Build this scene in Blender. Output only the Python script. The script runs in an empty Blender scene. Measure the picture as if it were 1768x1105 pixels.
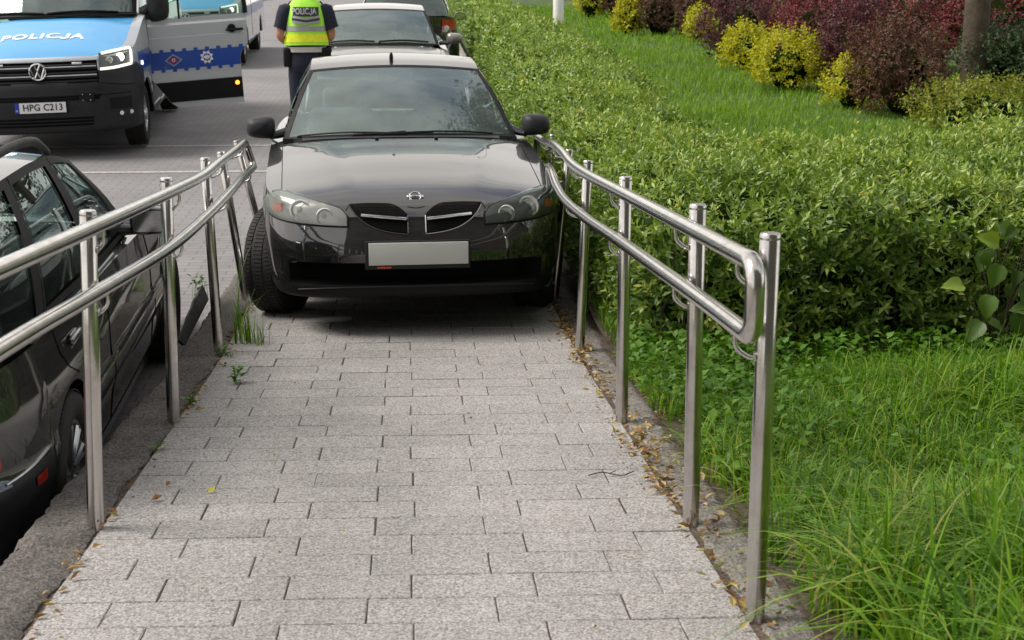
import bpy, bmesh, math, random
import numpy as np
from mathutils import Vector, Matrix
from mathutils.bvhtree import BVHTree

random.seed(7)
RNG = np.random.default_rng(7)
R = math.radians
PI = math.pi
scene = bpy.context.scene
COL = scene.collection

# ------------------------------------------------------------------ camera, sky, sun, exposure
ZC = 2.0                                   # camera height; the ramp below it falls away from the viewer
PITCH = math.atan(572.5 / 2500.0)
cam_d = bpy.data.cameras.new('camera')
cam = bpy.data.objects.new('camera', cam_d)
COL.objects.link(cam)
cam.location = (0, 0, ZC)
cam.rotation_euler = (PI / 2 - PITCH, 0, -R(3.99))
cam_d.sensor_width = 36.0
cam_d.lens = 2500.0 / 1768.0 * 36.0
cam_d.clip_start = 0.05
cam_d.clip_end = 2000
cam_d.dof.use_dof = True
cam_d.dof.focus_distance = 6.5
cam_d.dof.aperture_fstop = 9.0
scene.camera = cam

SUN_EL, SUN_AZ = 50.0, 277.0               # azimuth clockwise from +Y: light from the left
world = bpy.data.worlds.new('World')
scene.world = world
world.use_nodes = True
wn, wl = world.node_tree.nodes, world.node_tree.links
wn.clear()
wo = wn.new('ShaderNodeOutputWorld')
wb = wn.new('ShaderNodeBackground')
sky = wn.new('ShaderNodeTexSky')
sky.sky_type = 'NISHITA'
sky.sun_disc = False
sky.sun_elevation = R(SUN_EL)
sky.sun_rotation = R(SUN_AZ)
sky.air_density = 1.0
sky.dust_density = 4.5
sky.ozone_density = 1.0
wb.inputs['Strength'].default_value = 0.15
# broken bright cloud over the blue
ctc = wn.new('ShaderNodeTexCoord')
cmap = wn.new('ShaderNodeMapping'); cmap.inputs['Scale'].default_value = (1.0, 1.0, 2.2)
cno = wn.new('ShaderNodeTexNoise'); cno.inputs['Scale'].default_value = 1.7; cno.inputs['Detail'].default_value = 9; cno.inputs['Roughness'].default_value = 0.6
wl.new(ctc.outputs['Generated'], cmap.inputs['Vector']); wl.new(cmap.outputs[0], cno.inputs['Vector'])
cra = wn.new('ShaderNodeMapRange'); cra.interpolation_type = 'SMOOTHSTEP'
cra.inputs['From Min'].default_value = 0.34; cra.inputs['From Max'].default_value = 0.56
cra.inputs['To Min'].default_value = 0.15; cra.inputs['To Max'].default_value = 0.95
wl.new(cno.outputs['Fac'], cra.inputs['Value'])
cmx = wn.new('ShaderNodeMix'); cmx.data_type = 'RGBA'
# sunlit haze: brightest low down, darker overhead
csep = wn.new('ShaderNodeSeparateXYZ'); wl.new(ctc.outputs['Generated'], csep.inputs[0])
cel = wn.new('ShaderNodeMapRange'); cel.inputs['From Min'].default_value = 0.0; cel.inputs['From Max'].default_value = 0.9
cel.inputs['To Min'].default_value = 0.90; cel.inputs['To Max'].default_value = 0.62
wl.new(csep.outputs['Z'], cel.inputs['Value'])
csc = wn.new('ShaderNodeVectorMath'); csc.operation = 'SCALE'; csc.inputs[0].default_value = (8.4, 8.0, 7.5)
wl.new(cel.outputs[0], csc.inputs['Scale']); wl.new(csc.outputs[0], cmx.inputs[7])
wl.new(cra.outputs[0], cmx.inputs[0]); wl.new(sky.outputs[0], cmx.inputs[6])
wl.new(cmx.outputs[2], wb.inputs['Color'])
wl.new(wb.outputs[0], wo.inputs['Surface'])

sun_d = bpy.data.lights.new('sun', 'SUN')
sun_d.energy = 2.8
sun_d.angle = R(28)
sun_d.color = (1.0, 0.95, 0.88)
sun = bpy.data.objects.new('sun', sun_d)
COL.objects.link(sun)
sd = Vector((math.sin(R(SUN_AZ)) * math.cos(R(SUN_EL)), math.cos(R(SUN_AZ)) * math.cos(R(SUN_EL)), math.sin(R(SUN_EL))))
sun.rotation_euler = sd.to_track_quat('Z', 'Y').to_euler()

scene.view_settings.view_transform = 'Standard'
scene.view_settings.look = 'None'
scene.view_settings.gamma = 1.0
scene.view_settings.exposure = 0.36

# ------------------------------------------------------------------ helpers
def put(name, me, parent=None):
    o = bpy.data.objects.new(name, me)
    COL.objects.link(o)
    if parent is not None:
        o.parent = parent
    return o

def tag(o, label=None, cat=None, group=None, kind=None):
    if label: o['label'] = label
    if cat: o['category'] = cat
    if group: o['group'] = group
    if kind: o['kind'] = kind
    return o

def empty(name, loc, rot=(0, 0, 0)):
    o = bpy.data.objects.new(name, None)
    COL.objects.link(o)
    o.empty_display_size = 0.2
    o.location = loc
    o.rotation_euler = rot
    return o

def smooth(me, ang=35):
    me.polygons.foreach_set('use_smooth', [True] * len(me.polygons))
    me.set_sharp_from_angle(angle=R(ang))

def fast(name, V, F, mats, parent=None, tint=None, sm=False, ang=35):
    """V (n,3), F (m,k) uniform polygons; tint per vertex -> attribute 'tint'"""
    V = np.ascontiguousarray(V, dtype=np.float32); F = np.ascontiguousarray(F, dtype=np.int32)
    me = bpy.data.meshes.new(name)
    m, k = F.shape
    me.vertices.add(len(V)); me.vertices.foreach_set('co', V.ravel())
    me.loops.add(m * k); me.loops.foreach_set('vertex_index', F.ravel())
    me.polygons.add(m)
    me.polygons.foreach_set('loop_start', np.arange(0, m * k, k, dtype=np.int32))
    me.polygons.foreach_set('loop_total', np.full(m, k, dtype=np.int32))
    if tint is not None:
        a = me.attributes.new('tint', 'FLOAT', 'POINT')
        a.data.foreach_set('value', np.ascontiguousarray(tint, dtype=np.float32))
    me.update(calc_edges=True); me.validate()
    for x in (mats if isinstance(mats, (list, tuple)) else [mats]): me.materials.append(x)
    if sm: smooth(me, ang)
    return put(name, me, parent)

class MB:
    """collects shapes into one mesh"""
    def __init__(s): s.v = []; s.f = []; s.m = []
    def add(s, vs, fs, mi=0):
        b = len(s.v)
        s.v += [tuple(p) for p in vs]
        for f in fs:
            s.f.append([b + i for i in f]); s.m.append(mi)
        return s
    def box(s, c, d, mi=0, bev=0.0, M=None):
        x, y, z = d[0] / 2, d[1] / 2, d[2] / 2
        if bev <= 0:
            vs = [(sx * x, sy * y, sz * z) for sz in (-1, 1) for sy in (-1, 1) for sx in (-1, 1)]
            fs = [(0, 2, 3, 1), (4, 5, 7, 6), (0, 1, 5, 4), (2, 6, 7, 3), (0, 4, 6, 2), (1, 3, 7, 5)]
        else:
            bm = bmesh.new(); bmesh.ops.create_cube(bm, size=1)
            for v in bm.verts: v.co = Vector((v.co.x * d[0], v.co.y * d[1], v.co.z * d[2]))
            bmesh.ops.bevel(bm, geom=bm.edges[:], offset=bev, segments=3, profile=0.5, affect='EDGES')
            bm.verts.ensure_lookup_table(); bm.verts.index_update()
            vs = [tuple(v.co) for v in bm.verts]; fs = [[v.index for v in f.verts] for f in bm.faces]; bm.free()
        if M is not None: vs = [tuple(M @ Vector(p)) for p in vs]
        return s.add([(p[0] + c[0], p[1] + c[1], p[2] + c[2]) for p in vs], fs, mi)
    def tube(s, pts, r, n=10, mi=0, caps=True, closed=False, flat=None):
        P = [Vector(p) for p in pts]; N = len(P)
        rr = r if isinstance(r, (list, tuple)) else [r] * N
        vs = []; prev = None
        for i in range(N):
            if closed: t = (P[(i + 1) % N] - P[i - 1])
            else: t = P[min(i + 1, N - 1)] - P[max(i - 1, 0)]
            t = t.normalized() if t.length > 1e-9 else Vector((0, 0, 1))
            if prev is None:
                up = Vector((0, 0, 1)) if abs(t.z) < 0.9 else Vector((1, 0, 0))
                a = t.cross(up).normalized()
            else:
                a = prev - t * prev.dot(t); a.normalize()
            b = t.cross(a); prev = a
            for j in range(n):
                w = 2 * PI * j / n
                ca, cb = math.cos(w), math.sin(w)
                if flat: cb *= flat
                vs.append(P[i] + (a * ca + b * cb) * rr[i])
        fs = []
        for i in range(N if closed else N - 1):
            i2 = (i + 1) % N
            for j in range(n):
                j2 = (j + 1) % n
                fs.append((i * n + j, i * n + j2, i2 * n + j2, i2 * n + j))
        if caps and not closed:
            fs.append(list(range(n - 1, -1, -1))); fs.append([(N - 1) * n + j for j in range(n)])
        return s.add(vs, fs, mi)
    def lathe(s, prof, n=32, mi=0, axis='x', c=(0, 0, 0), closed=False):
        """prof: (radius, along axis)"""
        vs = []
        for r_, h in prof:
            for j in range(n):
                w = 2 * PI * j / n; a, b = r_ * math.cos(w), r_ * math.sin(w)
                p = (h, a, b) if axis == 'x' else ((a, h, b) if axis == 'y' else (a, b, h))
                vs.append((p[0] + c[0], p[1] + c[1], p[2] + c[2]))
        fs = []; K = len(prof)
        for i in range(K if closed else K - 1):
            i2 = (i + 1) % K
            for j in range(n):
                j2 = (j + 1) % n
                fs.append((i * n + j, i * n + j2, i2 * n + j2, i2 * n + j))
        if not closed:
            fs.append(list(range(n))); fs.append([(K - 1) * n + j for j in range(n - 1, -1, -1)])
        return s.add(vs, fs, mi)
    def grid(s, G, mi=0, flip=False):
        """G[i][j] points"""
        n, m = len(G), len(G[0])
        vs = [p for row in G for p in row]
        fs = []
        for i in range(n - 1):
            for j in range(m - 1):
                q = (i * m + j, i * m + j + 1, (i + 1) * m + j + 1, (i + 1) * m + j)
                fs.append(q[::-1] if flip else q)
        return s.add(vs, fs, mi)
    def loft(s, rings, mi=0, caps=True):
        n = len(rings[0]); vs = [p for r_ in rings for p in r_]; fs = []
        for i in range(len(rings) - 1):
            for j in range(n):
                j2 = (j + 1) % n
                fs.append((i * n + j, i * n + j2, (i + 1) * n + j2, (i + 1) * n + j))
        if caps:
            fs.append(list(range(n - 1, -1, -1))); fs.append([(len(rings) - 1) * n + j for j in range(n)])
        return s.add(vs, fs, mi)
    def build(s, name, mats, parent=None, ang=35, fixn=True):
        me = bpy.data.meshes.new(name)
        me.from_pydata([tuple(p) for p in s.v], [], s.f)
        for x in (mats if isinstance(mats, (list, tuple)) else [mats]): me.materials.append(x)
        me.polygons.foreach_set('material_index', s.m)
        if fixn:
            bm = bmesh.new(); bm.from_mesh(me); bmesh.ops.recalc_face_normals(bm, faces=bm.faces[:]); bm.to_mesh(me); bm.free()
        if ang: smooth(me, ang)
        me.update()
        return put(name, me, parent)

def pchip(xs, ys):
    xs = np.array(xs, float); ys = np.array(ys, float); h = np.diff(xs); d = np.diff(ys) / h
    m = np.zeros(len(xs))
    for i in range(1, len(xs) - 1):
        if d[i - 1] * d[i] > 0:
            w1 = 2 * h[i] + h[i - 1]; w2 = h[i] + 2 * h[i - 1]
            m[i] = (w1 + w2) / (w1 / d[i - 1] + w2 / d[i])
    m[0] = d[0]; m[-1] = d[-1]
    def f(x):
        x = float(min(max(x, xs[0]), xs[-1])); i = int(min(max(np.searchsorted(xs, x) - 1, 0), len(h) - 1))
        t = (x - xs[i]) / h[i]
        return ((2 * t**3 - 3 * t**2 + 1) * ys[i] + (t**3 - 2 * t**2 + t) * h[i] * m[i] + (-2 * t**3 + 3 * t**2) * ys[i + 1] + (t**3 - t**2) * h[i] * m[i + 1])
    return f

def catmull(P, n=8, closed=False):
    P = [Vector(p) for p in P]; out = []; N = len(P)
    for i in range(N if closed else N - 1):
        p0 = P[(i - 1) % N] if closed else P[max(i - 1, 0)]
        p1 = P[i]; p2 = P[(i + 1) % N]; p3 = P[(i + 2) % N] if closed else P[min(i + 2, N - 1)]
        for k in range(n):
            t = k / n
            out.append(0.5 * ((2 * p1) + (p2 - p0) * t + (2 * p0 - 5 * p1 + 4 * p2 - p3) * t * t + (3 * p1 - p0 - 3 * p2 + p3) * t**3))
    if not closed: out.append(P[-1])
    return out

def lerp(a, b, t): return a + (b - a) * t

# ------------------------------------------------------------------ materials
def nodes(name):
    m = bpy.data.materials.new(name); m.use_nodes = True
    nt = m.node_tree; b = nt.nodes['Principled BSDF']
    return m, nt, b

def mat(name, col, rough=0.5, metal=0.0, coat=0.0, spec=0.5, nscale=0, namt=0.0, bump=0.0, bscale=60, emit=None, estr=0.0, sub=0.0):
    m, nt, b = nodes(name)
    b.inputs['Base Color'].default_value = (*col, 1)
    b.inputs['Roughness'].default_value = rough
    b.inputs['Metallic'].default_value = metal
    b.inputs['Coat Weight'].default_value = coat
    b.inputs['Coat Roughness'].default_value = 0.03
    b.inputs['Specular IOR Level'].default_value = spec
    if emit:
        b.inputs['Emission Color'].default_value = (*emit, 1); b.inputs['Emission Strength'].default_value = estr
    tc = nt.nodes.new('ShaderNodeTexCoord')
    if namt > 0:
        n = nt.nodes.new('ShaderNodeTexNoise'); n.inputs['Scale'].default_value = nscale; n.inputs['Detail'].default_value = 6
        nt.links.new(tc.outputs['Object'], n.inputs['Vector'])
        mp = nt.nodes.new('ShaderNodeMapRange'); mp.inputs['From Min'].default_value = 0.3; mp.inputs['From Max'].default_value = 0.7
        mp.inputs['To Min'].default_value = 1 - namt; mp.inputs['To Max'].default_value = 1 + namt
        nt.links.new(n.outputs['Fac'], mp.inputs['Value'])
        mx = nt.nodes.new('ShaderNodeVectorMath'); mx.operation = 'SCALE'
        mx.inputs[0].default_value = col
        nt.links.new(mp.outputs[0], mx.inputs['Scale']); nt.links.new(mx.outputs[0], b.inputs['Base Color'])
        mr = nt.nodes.new('ShaderNodeMapRange'); mr.inputs['From Min'].default_value = 0.3; mr.inputs['From Max'].default_value = 0.7
        mr.inputs['To Min'].default_value = max(rough - 0.08, 0.02); mr.inputs['To Max'].default_value = min(rough + 0.1, 1)
        nt.links.new(n.outputs['Fac'], mr.inputs['Value']); nt.links.new(mr.outputs[0], b.inputs['Roughness'])
    if bump > 0:
        n2 = nt.nodes.new('ShaderNodeTexNoise'); n2.inputs['Scale'].default_value = bscale; n2.inputs['Detail'].default_value = 4
        nt.links.new(tc.outputs['Object'], n2.inputs['Vector'])
        bp = nt.nodes.new('ShaderNodeBump'); bp.inputs['Strength'].default_value = bump; bp.inputs['Distance'].default_value = 0.01
        nt.links.new(n2.outputs['Fac'], bp.inputs['Height']); nt.links.new(bp.outputs[0], b.inputs['Normal'])
    return m

def paint(name, col, metal=0.0, dirt=0.12, rough=0.45):
    """car lacquer: flake base, clear coat, thin road dust"""
    m, nt, b = nodes(name)
    tc = nt.nodes.new('ShaderNodeTexCoord')
    n = nt.nodes.new('ShaderNodeTexNoise'); n.inputs['Scale'].default_value = 5; n.inputs['Detail'].default_value = 8; n.inputs['Roughness'].default_value = 0.7
    nt.links.new(tc.outputs['Object'], n.inputs['Vector'])
    mp = nt.nodes.new('ShaderNodeMapRange'); mp.inputs['From Min'].default_value = 0.42; mp.inputs['From Max'].default_value = 0.75
    mp.inputs['To Min'].default_value = 0.0; mp.inputs['To Max'].default_value = dirt
    nt.links.new(n.outputs['Fac'], mp.inputs['Value'])
    mx = nt.nodes.new('ShaderNodeMix'); mx.data_type = 'RGBA'
    mx.inputs[6].default_value = (*col, 1); mx.inputs[7].default_value = (0.16, 0.14, 0.12, 1)
    nt.links.new(mp.outputs[0], mx.inputs[0]); nt.links.new(mx.outputs[2], b.inputs['Base Color'])
    b.inputs['Metallic'].default_value = metal; b.inputs['Roughness'].default_value = rough
    b.inputs['Coat Weight'].default_value = 1.0
    mr = nt.nodes.new('ShaderNodeMapRange'); mr.inputs['From Min'].default_value = 0.35; mr.inputs['From Max'].default_value = 0.75
    mr.inputs['To Min'].default_value = 0.012; mr.inputs['To Max'].default_value = 0.02 + dirt * .6
    b.inputs['Specular IOR Level'].default_value = 0.15 if metal == 0 else 0.4; b.inputs['Coat IOR'].default_value = 2.0 if metal == 0 else 1.6
    nt.links.new(n.outputs['Fac'], mr.inputs['Value']); nt.links.new(mr.outputs[0], b.inputs['Coat Roughness'])
    n3 = nt.nodes.new('ShaderNodeTexNoise'); n3.inputs['Scale'].default_value = 2.2; n3.inputs['Detail'].default_value = 1
    nt.links.new(tc.outputs['Object'], n3.inputs['Vector'])
    bp = nt.nodes.new('ShaderNodeBump'); bp.inputs['Strength'].default_value = 0.05; bp.inputs['Distance'].default_value = 0.02
    nt.links.new(n3.outputs['Fac'], bp.inputs['Height']); nt.links.new(bp.outputs[0], b.inputs['Coat Normal'])
    return m

def glass(name, tint=(0.55, 0.68, 0.64), ior=1.5, rough=0.01, haze=0.0, hazecol=(0.46, 0.55, 0.55)):
    m = bpy.data.materials.new(name); m.use_nodes = True; nt = m.node_tree; nt.nodes.clear()
    o = nt.nodes.new('ShaderNodeOutputMaterial')
    fr = nt.nodes.new('ShaderNodeFresnel'); fr.inputs['IOR'].default_value = ior
    tr = nt.nodes.new('ShaderNodeBsdfTransparent'); tr.inputs['Color'].default_value = (*tint, 1)
    gl = nt.nodes.new('ShaderNodeBsdfGlossy'); gl.inputs['Roughness'].default_value = rough; gl.inputs['Color'].default_value = (0.84, 0.98, 0.97, 1)
    df = nt.nodes.new('ShaderNodeBsdfDiffuse'); df.inputs['Color'].default_value = (*hazecol, 1)
    m1 = nt.nodes.new('ShaderNodeMixShader')
    tc = nt.nodes.new('ShaderNodeTexCoord'); n = nt.nodes.new('ShaderNodeTexNoise'); n.inputs['Scale'].default_value = 3; n.inputs['Detail'].default_value = 5
    nt.links.new(tc.outputs['Object'], n.inputs['Vector'])
    mp = nt.nodes.new('ShaderNodeMapRange'); mp.inputs['From Min'].default_value = 0.3; mp.inputs['From Max'].default_value = 0.7
    mp.inputs['To Min'].default_value = haze * 0.5; mp.inputs['To Max'].default_value = haze * 1.5
    nt.links.new(n.outputs['Fac'], mp.inputs['Value']); nt.links.new(mp.outputs[0], m1.inputs[0])
    nt.links.new(tr.outputs[0], m1.inputs[1]); nt.links.new(df.outputs[0], m1.inputs[2])
    m2 = nt.nodes.new('ShaderNodeMixShader')
    nt.links.new(fr.outputs[0], m2.inputs[0]); nt.links.new(m1.outputs[0], m2.inputs[1]); nt.links.new(gl.outputs[0], m2.inputs[2])
    nt.links.new(m2.outputs[0], o.inputs['Surface'])
    return m

def leafmat(name, cols, rough=0.45, trans=0.25, spec=0.4):
    """leaf colours picked along the per-leaf 'tint' attribute"""
    m = bpy.data.materials.new(name); m.use_nodes = True; nt = m.node_tree; nt.nodes.clear()
    o = nt.nodes.new('ShaderNodeOutputMaterial')
    at = nt.nodes.new('ShaderNodeAttribute'); at.attribute_name = 'tint'
    cr = nt.nodes.new('ShaderNodeValToRGB'); e = cr.color_ramp.elements
    while len(e) < len(cols): e.new(0.5)
    for i, c in enumerate(cols):
        e[i].position = i / (len(cols) - 1); e[i].color = (*c, 1)
    nt.links.new(at.outputs['Fac'], cr.inputs[0])
    b = nt.nodes.new('ShaderNodeBsdfPrincipled'); b.inputs['Roughness'].default_value = rough; b.inputs['Specular IOR Level'].default_value = spec
    t = nt.nodes.new('ShaderNodeBsdfTranslucent')
    hs = nt.nodes.new('ShaderNodeHueSaturation'); hs.inputs['Saturation'].default_value = 1.15; hs.inputs['Value'].default_value = 1.3
    nt.links.new(cr.outputs[0], hs.inputs['Color']); nt.links.new(hs.outputs[0], t.inputs['Color'])
    nt.links.new(cr.outputs[0], b.inputs['Base Color'])
    mx = nt.nodes.new('ShaderNodeMixShader'); mx.inputs[0].default_value = trans
    nt.links.new(b.outputs[0], mx.inputs[1]); nt.links.new(t.outputs[0], mx.inputs[2]); nt.links.new(mx.outputs[0], o.inputs['Surface'])
    return m

M = {}
M['black_paint'] = paint('black_paint', (0.006, 0.006, 0.007), dirt=0.06)
M['graphite_paint'] = paint('graphite_paint', (0.010, 0.011, 0.011), dirt=0.10)
M['champagne_paint'] = paint('champagne_paint', (0.20, 0.187, 0.172), metal=0.35, dirt=0.06)
M['silver_paint'] = paint('silver_paint', (0.50, 0.53, 0.57), metal=0.5, dirt=0.05)
M['sky_blue_paint'] = paint('sky_blue_paint', (0.07, 0.36, 0.72), dirt=0.03)
M['navy_band'] = mat('navy_band', (0.012, 0.06, 0.33), 0.35, coat=0.5)
M['plastic'] = mat('grey_black_plastic', (0.018, 0.019, 0.022), 0.5, spec=0.3, nscale=12, namt=0.2)
M['black'] = mat('matt_black', (0.008, 0.008, 0.009), 0.55, spec=0.2)
M['lip'] = mat('lip_plastic', (0.010, 0.010, 0.011), 0.55, spec=0.2, nscale=14, namt=0.3)
M['void'] = mat('void_black', (0.004, 0.004, 0.004), 0.9, spec=0.1)
M['rubber'] = mat('tyre_rubber', (0.022, 0.021, 0.020), 0.8, nscale=25, namt=0.3, bump=0.3, bscale=90)
M['alloy'] = mat('alloy', (0.55, 0.56, 0.58), 0.28, metal=0.9)
M['chrome'] = mat('chrome', (0.75, 0.76, 0.78), 0.1, metal=1.0)
M['white'] = mat('white', (0.75, 0.75, 0.74), 0.5)
M['plate_grey'] = mat('blank_plate', (0.56, 0.58, 0.55), 0.6, nscale=8, namt=0.03)
M['plate_white'] = mat('plate_white', (0.72, 0.73, 0.73), 0.5)
M['eu_blue'] = mat('plate_blue', (0.01, 0.04, 0.35), 0.5)
M['orange'] = mat('orange_letters', (0.75, 0.13, 0.03), 0.5)
M['interior'] = mat('interior_cloth', (0.13, 0.135, 0.135), 0.9, nscale=20, namt=0.2)
M['interior_light'] = mat('interior_lining', (0.42, 0.44, 0.42), 0.9)
M['amber'] = mat('amber_lens', (0.75, 0.16, 0.02), 0.2, coat=1)
M['amber_lit'] = mat('amber_lamp', (0.9, 0.3, 0.02), 0.3, emit=(1.0, 0.32, 0.03), estr=2.6)
M['red_lens'] = mat('red_lens', (0.42, 0.022, 0.012), 0.15, coat=1)
M['lamp_lit'] = mat('lit_lamp', (0.9, 0.9, 0.9), 0.3, emit=(1.0, 0.93, 0.88), estr=2.2)
M['lamp_soft'] = mat('daytime_light', (0.9, 0.9, 0.9), 0.3, emit=(1.0, 0.88, 0.78), estr=1.1)
M['reflector'] = mat('reflector', (0.82, 0.82, 0.80), 0.25, metal=0.55)
M['hl_house'] = mat('lamp_housing', (0.42, 0.42, 0.41), 0.3, metal=0.6)
M['hl_house_dark'] = mat('lamp_housing_dark', (0.10, 0.105, 0.10), 0.3, metal=0.5)
M['glass'] = glass('car_glass', (0.72, 0.88, 0.84), 1.95, 0.006, 0.13)
M['glass_side'] = glass('side_glass', (0.50, 0.66, 0.58), 2.0, 0.006, 0.03)
M['lens'] = glass('lamp_lens', (0.92, 0.92, 0.90), 1.4, 0.02, 0.08, (0.75, 0.75, 0.72))
M['lens_clear'] = glass('lamp_lens_clear', (0.95, 0.95, 0.93), 1.45, 0.015, 0.02)
M['skin'] = mat('skin', (0.46, 0.22, 0.14), 0.55, nscale=30, namt=0.08)
M['hair'] = mat('hair', (0.03, 0.02, 0.014), 0.7)
M['navy_cloth'] = mat('navy_cloth', (0.010, 0.013, 0.028), 0.9, nscale=40, namt=0.3, bump=0.4, bscale=40)
M['hi_vis'] = mat('lime_vest', (0.40, 0.86, 0.06), 0.7, nscale=30, namt=0.08, emit=(0.4, 0.9, 0.05), estr=0.0)
M['hi_vis_yellow'] = mat('yellow_vest', (0.80, 0.86, 0.02), 0.7, nscale=30, namt=0.08)
M['reflect_tape'] = mat('grey_tape', (0.33, 0.34, 0.33), 0.45, metal=0.2)
M['belt_white'] = mat('belt_web', (0.5, 0.48, 0.44), 0.8)
M['panel_dark'] = mat('vest_panel', (0.03, 0.035, 0.045), 0.8)

def steel_mat():
    m, nt, b = nodes('brushed_steel')
    b.inputs['Metallic'].default_value = 1.0
    tc = nt.nodes.new('ShaderNodeTexCoord')
    n = nt.nodes.new('ShaderNodeTexNoise'); n.inputs['Scale'].default_value = 9; n.inputs['Detail'].default_value = 8; n.inputs['Roughness'].default_value = 0.7
    nt.links.new(tc.outputs['Object'], n.inputs['Vector'])
    cr = nt.nodes.new('ShaderNodeValToRGB'); e = cr.color_ramp.elements
    e[0].position = 0.3; e[0].color = (0.46, 0.43, 0.40, 1); e[1].position = 0.55; e[1].color = (0.62, 0.60, 0.58, 1)
    nt.links.new(n.outputs['Fac'], cr.inputs[0]); nt.links.new(cr.outputs[0], b.inputs['Base Color'])
    mr = nt.nodes.new('ShaderNodeMapRange'); mr.inputs['To Min'].default_value = 0.27; mr.inputs['To Max'].default_value = 0.10
    nt.links.new(n.outputs['Fac'], mr.inputs['Value']); nt.links.new(mr.outputs[0], b.inputs['Roughness'])
    n2 = nt.nodes.new('ShaderNodeTexNoise'); n2.inputs['Scale'].default_value = 120
    nt.links.new(tc.outputs['Object'], n2.inputs['Vector'])
    bp = nt.nodes.new('ShaderNodeBump'); bp.inputs['Strength'].default_value = 0.05; bp.inputs['Distance'].default_value = 0.004
    nt.links.new(n2.outputs['Fac'], bp.inputs['Height']); nt.links.new(bp.outputs[0], b.inputs['Normal'])
    return m
M['steel'] = steel_mat()

def stone(name, c1, c2, speck=0.5, sscale=160, big=1.5, bump=0.5, dirtcol=None, tint=False, rough=0.9):
    """exposed aggregate / concrete: large stains + fine speckle"""
    m, nt, b = nodes(name); b.inputs['Roughness'].default_value = rough; b.inputs['Specular IOR Level'].default_value = 0.25
    tc = nt.nodes.new('ShaderNodeTexCoord')
    n1 = nt.nodes.new('ShaderNodeTexNoise'); n1.inputs['Scale'].default_value = big; n1.inputs['Detail'].default_value = 7; n1.inputs['Roughness'].default_value = 0.65
    n2 = nt.nodes.new('ShaderNodeTexNoise'); n2.inputs['Scale'].default_value = sscale; n2.inputs['Detail'].default_value = 2
    vo = nt.nodes.new('ShaderNodeTexVoronoi'); vo.inputs['Scale'].default_value = sscale * 0.9
    for x in (n1, n2, vo): nt.links.new(tc.outputs['Object'], x.inputs['Vector'])
    mx = nt.nodes.new('ShaderNodeMix'); mx.data_type = 'RGBA'
    mx.inputs[6].default_value = (*c1, 1); mx.inputs[7].default_value = (*c2, 1)
    r1 = nt.nodes.new('ShaderNodeMapRange'); r1.inputs['From Min'].default_value = 0.35; r1.inputs['From Max'].default_value = 0.68
    nt.links.new(n1.outputs['Fac'], r1.inputs['Value']); nt.links.new(r1.outputs[0], mx.inputs[0])
    r2 = nt.nodes.new('ShaderNodeMapRange'); r2.inputs['From Min'].default_value = 0.32; r2.inputs['From Max'].default_value = 0.62
    r2.inputs['To Min'].default_value = 1 - speck; r2.inputs['To Max'].default_value = 1 + speck * 0.35
    nt.links.new(n2.outputs['Fac'], r2.inputs['Value'])
    bw = nt.nodes.new('ShaderNodeRGBToBW'); nt.links.new(vo.outputs['Color'], bw.inputs[0])
    r3 = nt.nodes.new('ShaderNodeMapRange'); r3.inputs['From Min'].default_value = 0.15; r3.inputs['From Max'].default_value = 0.55
    r3.inputs['To Min'].default_value = 1 - speck * 0.7; r3.inputs['To Max'].default_value = 1.08
    nt.links.new(bw.outputs[0], r3.inputs['Value'])
    mu = nt.nodes.new('ShaderNodeMath'); mu.operation = 'MULTIPLY'; nt.links.new(r2.outputs[0], mu.inputs[0]); nt.links.new(r3.outputs[0], mu.inputs[1])
    last = mu
    if tint:
        at = nt.nodes.new('ShaderNodeAttribute'); at.attribute_name = 'tint'
        r4 = nt.nodes.new('ShaderNodeMapRange'); r4.inputs['To Min'].default_value = 0.93; r4.inputs['To Max'].default_value = 1.04
        nt.links.new(at.outputs['Fac'], r4.inputs['Value'])
        m4 = nt.nodes.new('ShaderNodeMath'); m4.operation = 'MULTIPLY'; nt.links.new(mu.outputs[0], m4.inputs[0]); nt.links.new(r4.outputs[0], m4.inputs[1]); last = m4
    sc = nt.nodes.new('ShaderNodeVectorMath'); sc.operation = 'SCALE'
    nt.links.new(mx.outputs[2], sc.inputs[0]); nt.links.new(last.outputs[0], sc.inputs['Scale']); nt.links.new(sc.outputs[0], b.inputs['Base Color'])
    bp = nt.nodes.new('ShaderNodeBump'); bp.inputs['Strength'].default_value = bump; bp.inputs['Distance'].default_value = 0.004
    nt.links.new(mu.outputs[0], bp.inputs['Height']); nt.links.new(bp.outputs[0], b.inputs['Normal'])
    return m
M['paver'] = stone('pale_paver', (0.375, 0.362, 0.356), (0.318, 0.307, 0.300), 0.48, 150, 2.2, 0.5, tint=True)
M['joint'] = stone('joint_soil', (0.13, 0.095, 0.075), (0.08, 0.062, 0.05), 0.5, 80, 4, 0.5)
M['kerb'] = stone('kerb_concrete', (0.16, 0.147, 0.138), (0.10, 0.093, 0.088), 0.5, 110, 5, 0.9)
M['kerb_right'] = stone('worn_kerb', (0.24, 0.222, 0.21), (0.15, 0.138, 0.125), 0.45, 110, 6, 0.9)
M['kerb_far'] = stone('kerb_stone', (0.30, 0.29, 0.275), (0.24, 0.23, 0.22), 0.3, 60, 3, 0.4)
M['pavement'] = stone('pavement_slabs', (0.40, 0.37, 0.34), (0.33, 0.31, 0.29), 0.2, 40, 1.5, 0.3)
M['line'] = stone('pale_line', (0.46, 0.45, 0.43), (0.36, 0.35, 0.34), 0.3, 40, 3, 0.3)
M['soil'] = stone('soil', (0.10, 0.08, 0.055), (0.065, 0.052, 0.036), 0.5, 50, 3, 0.8)

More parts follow.
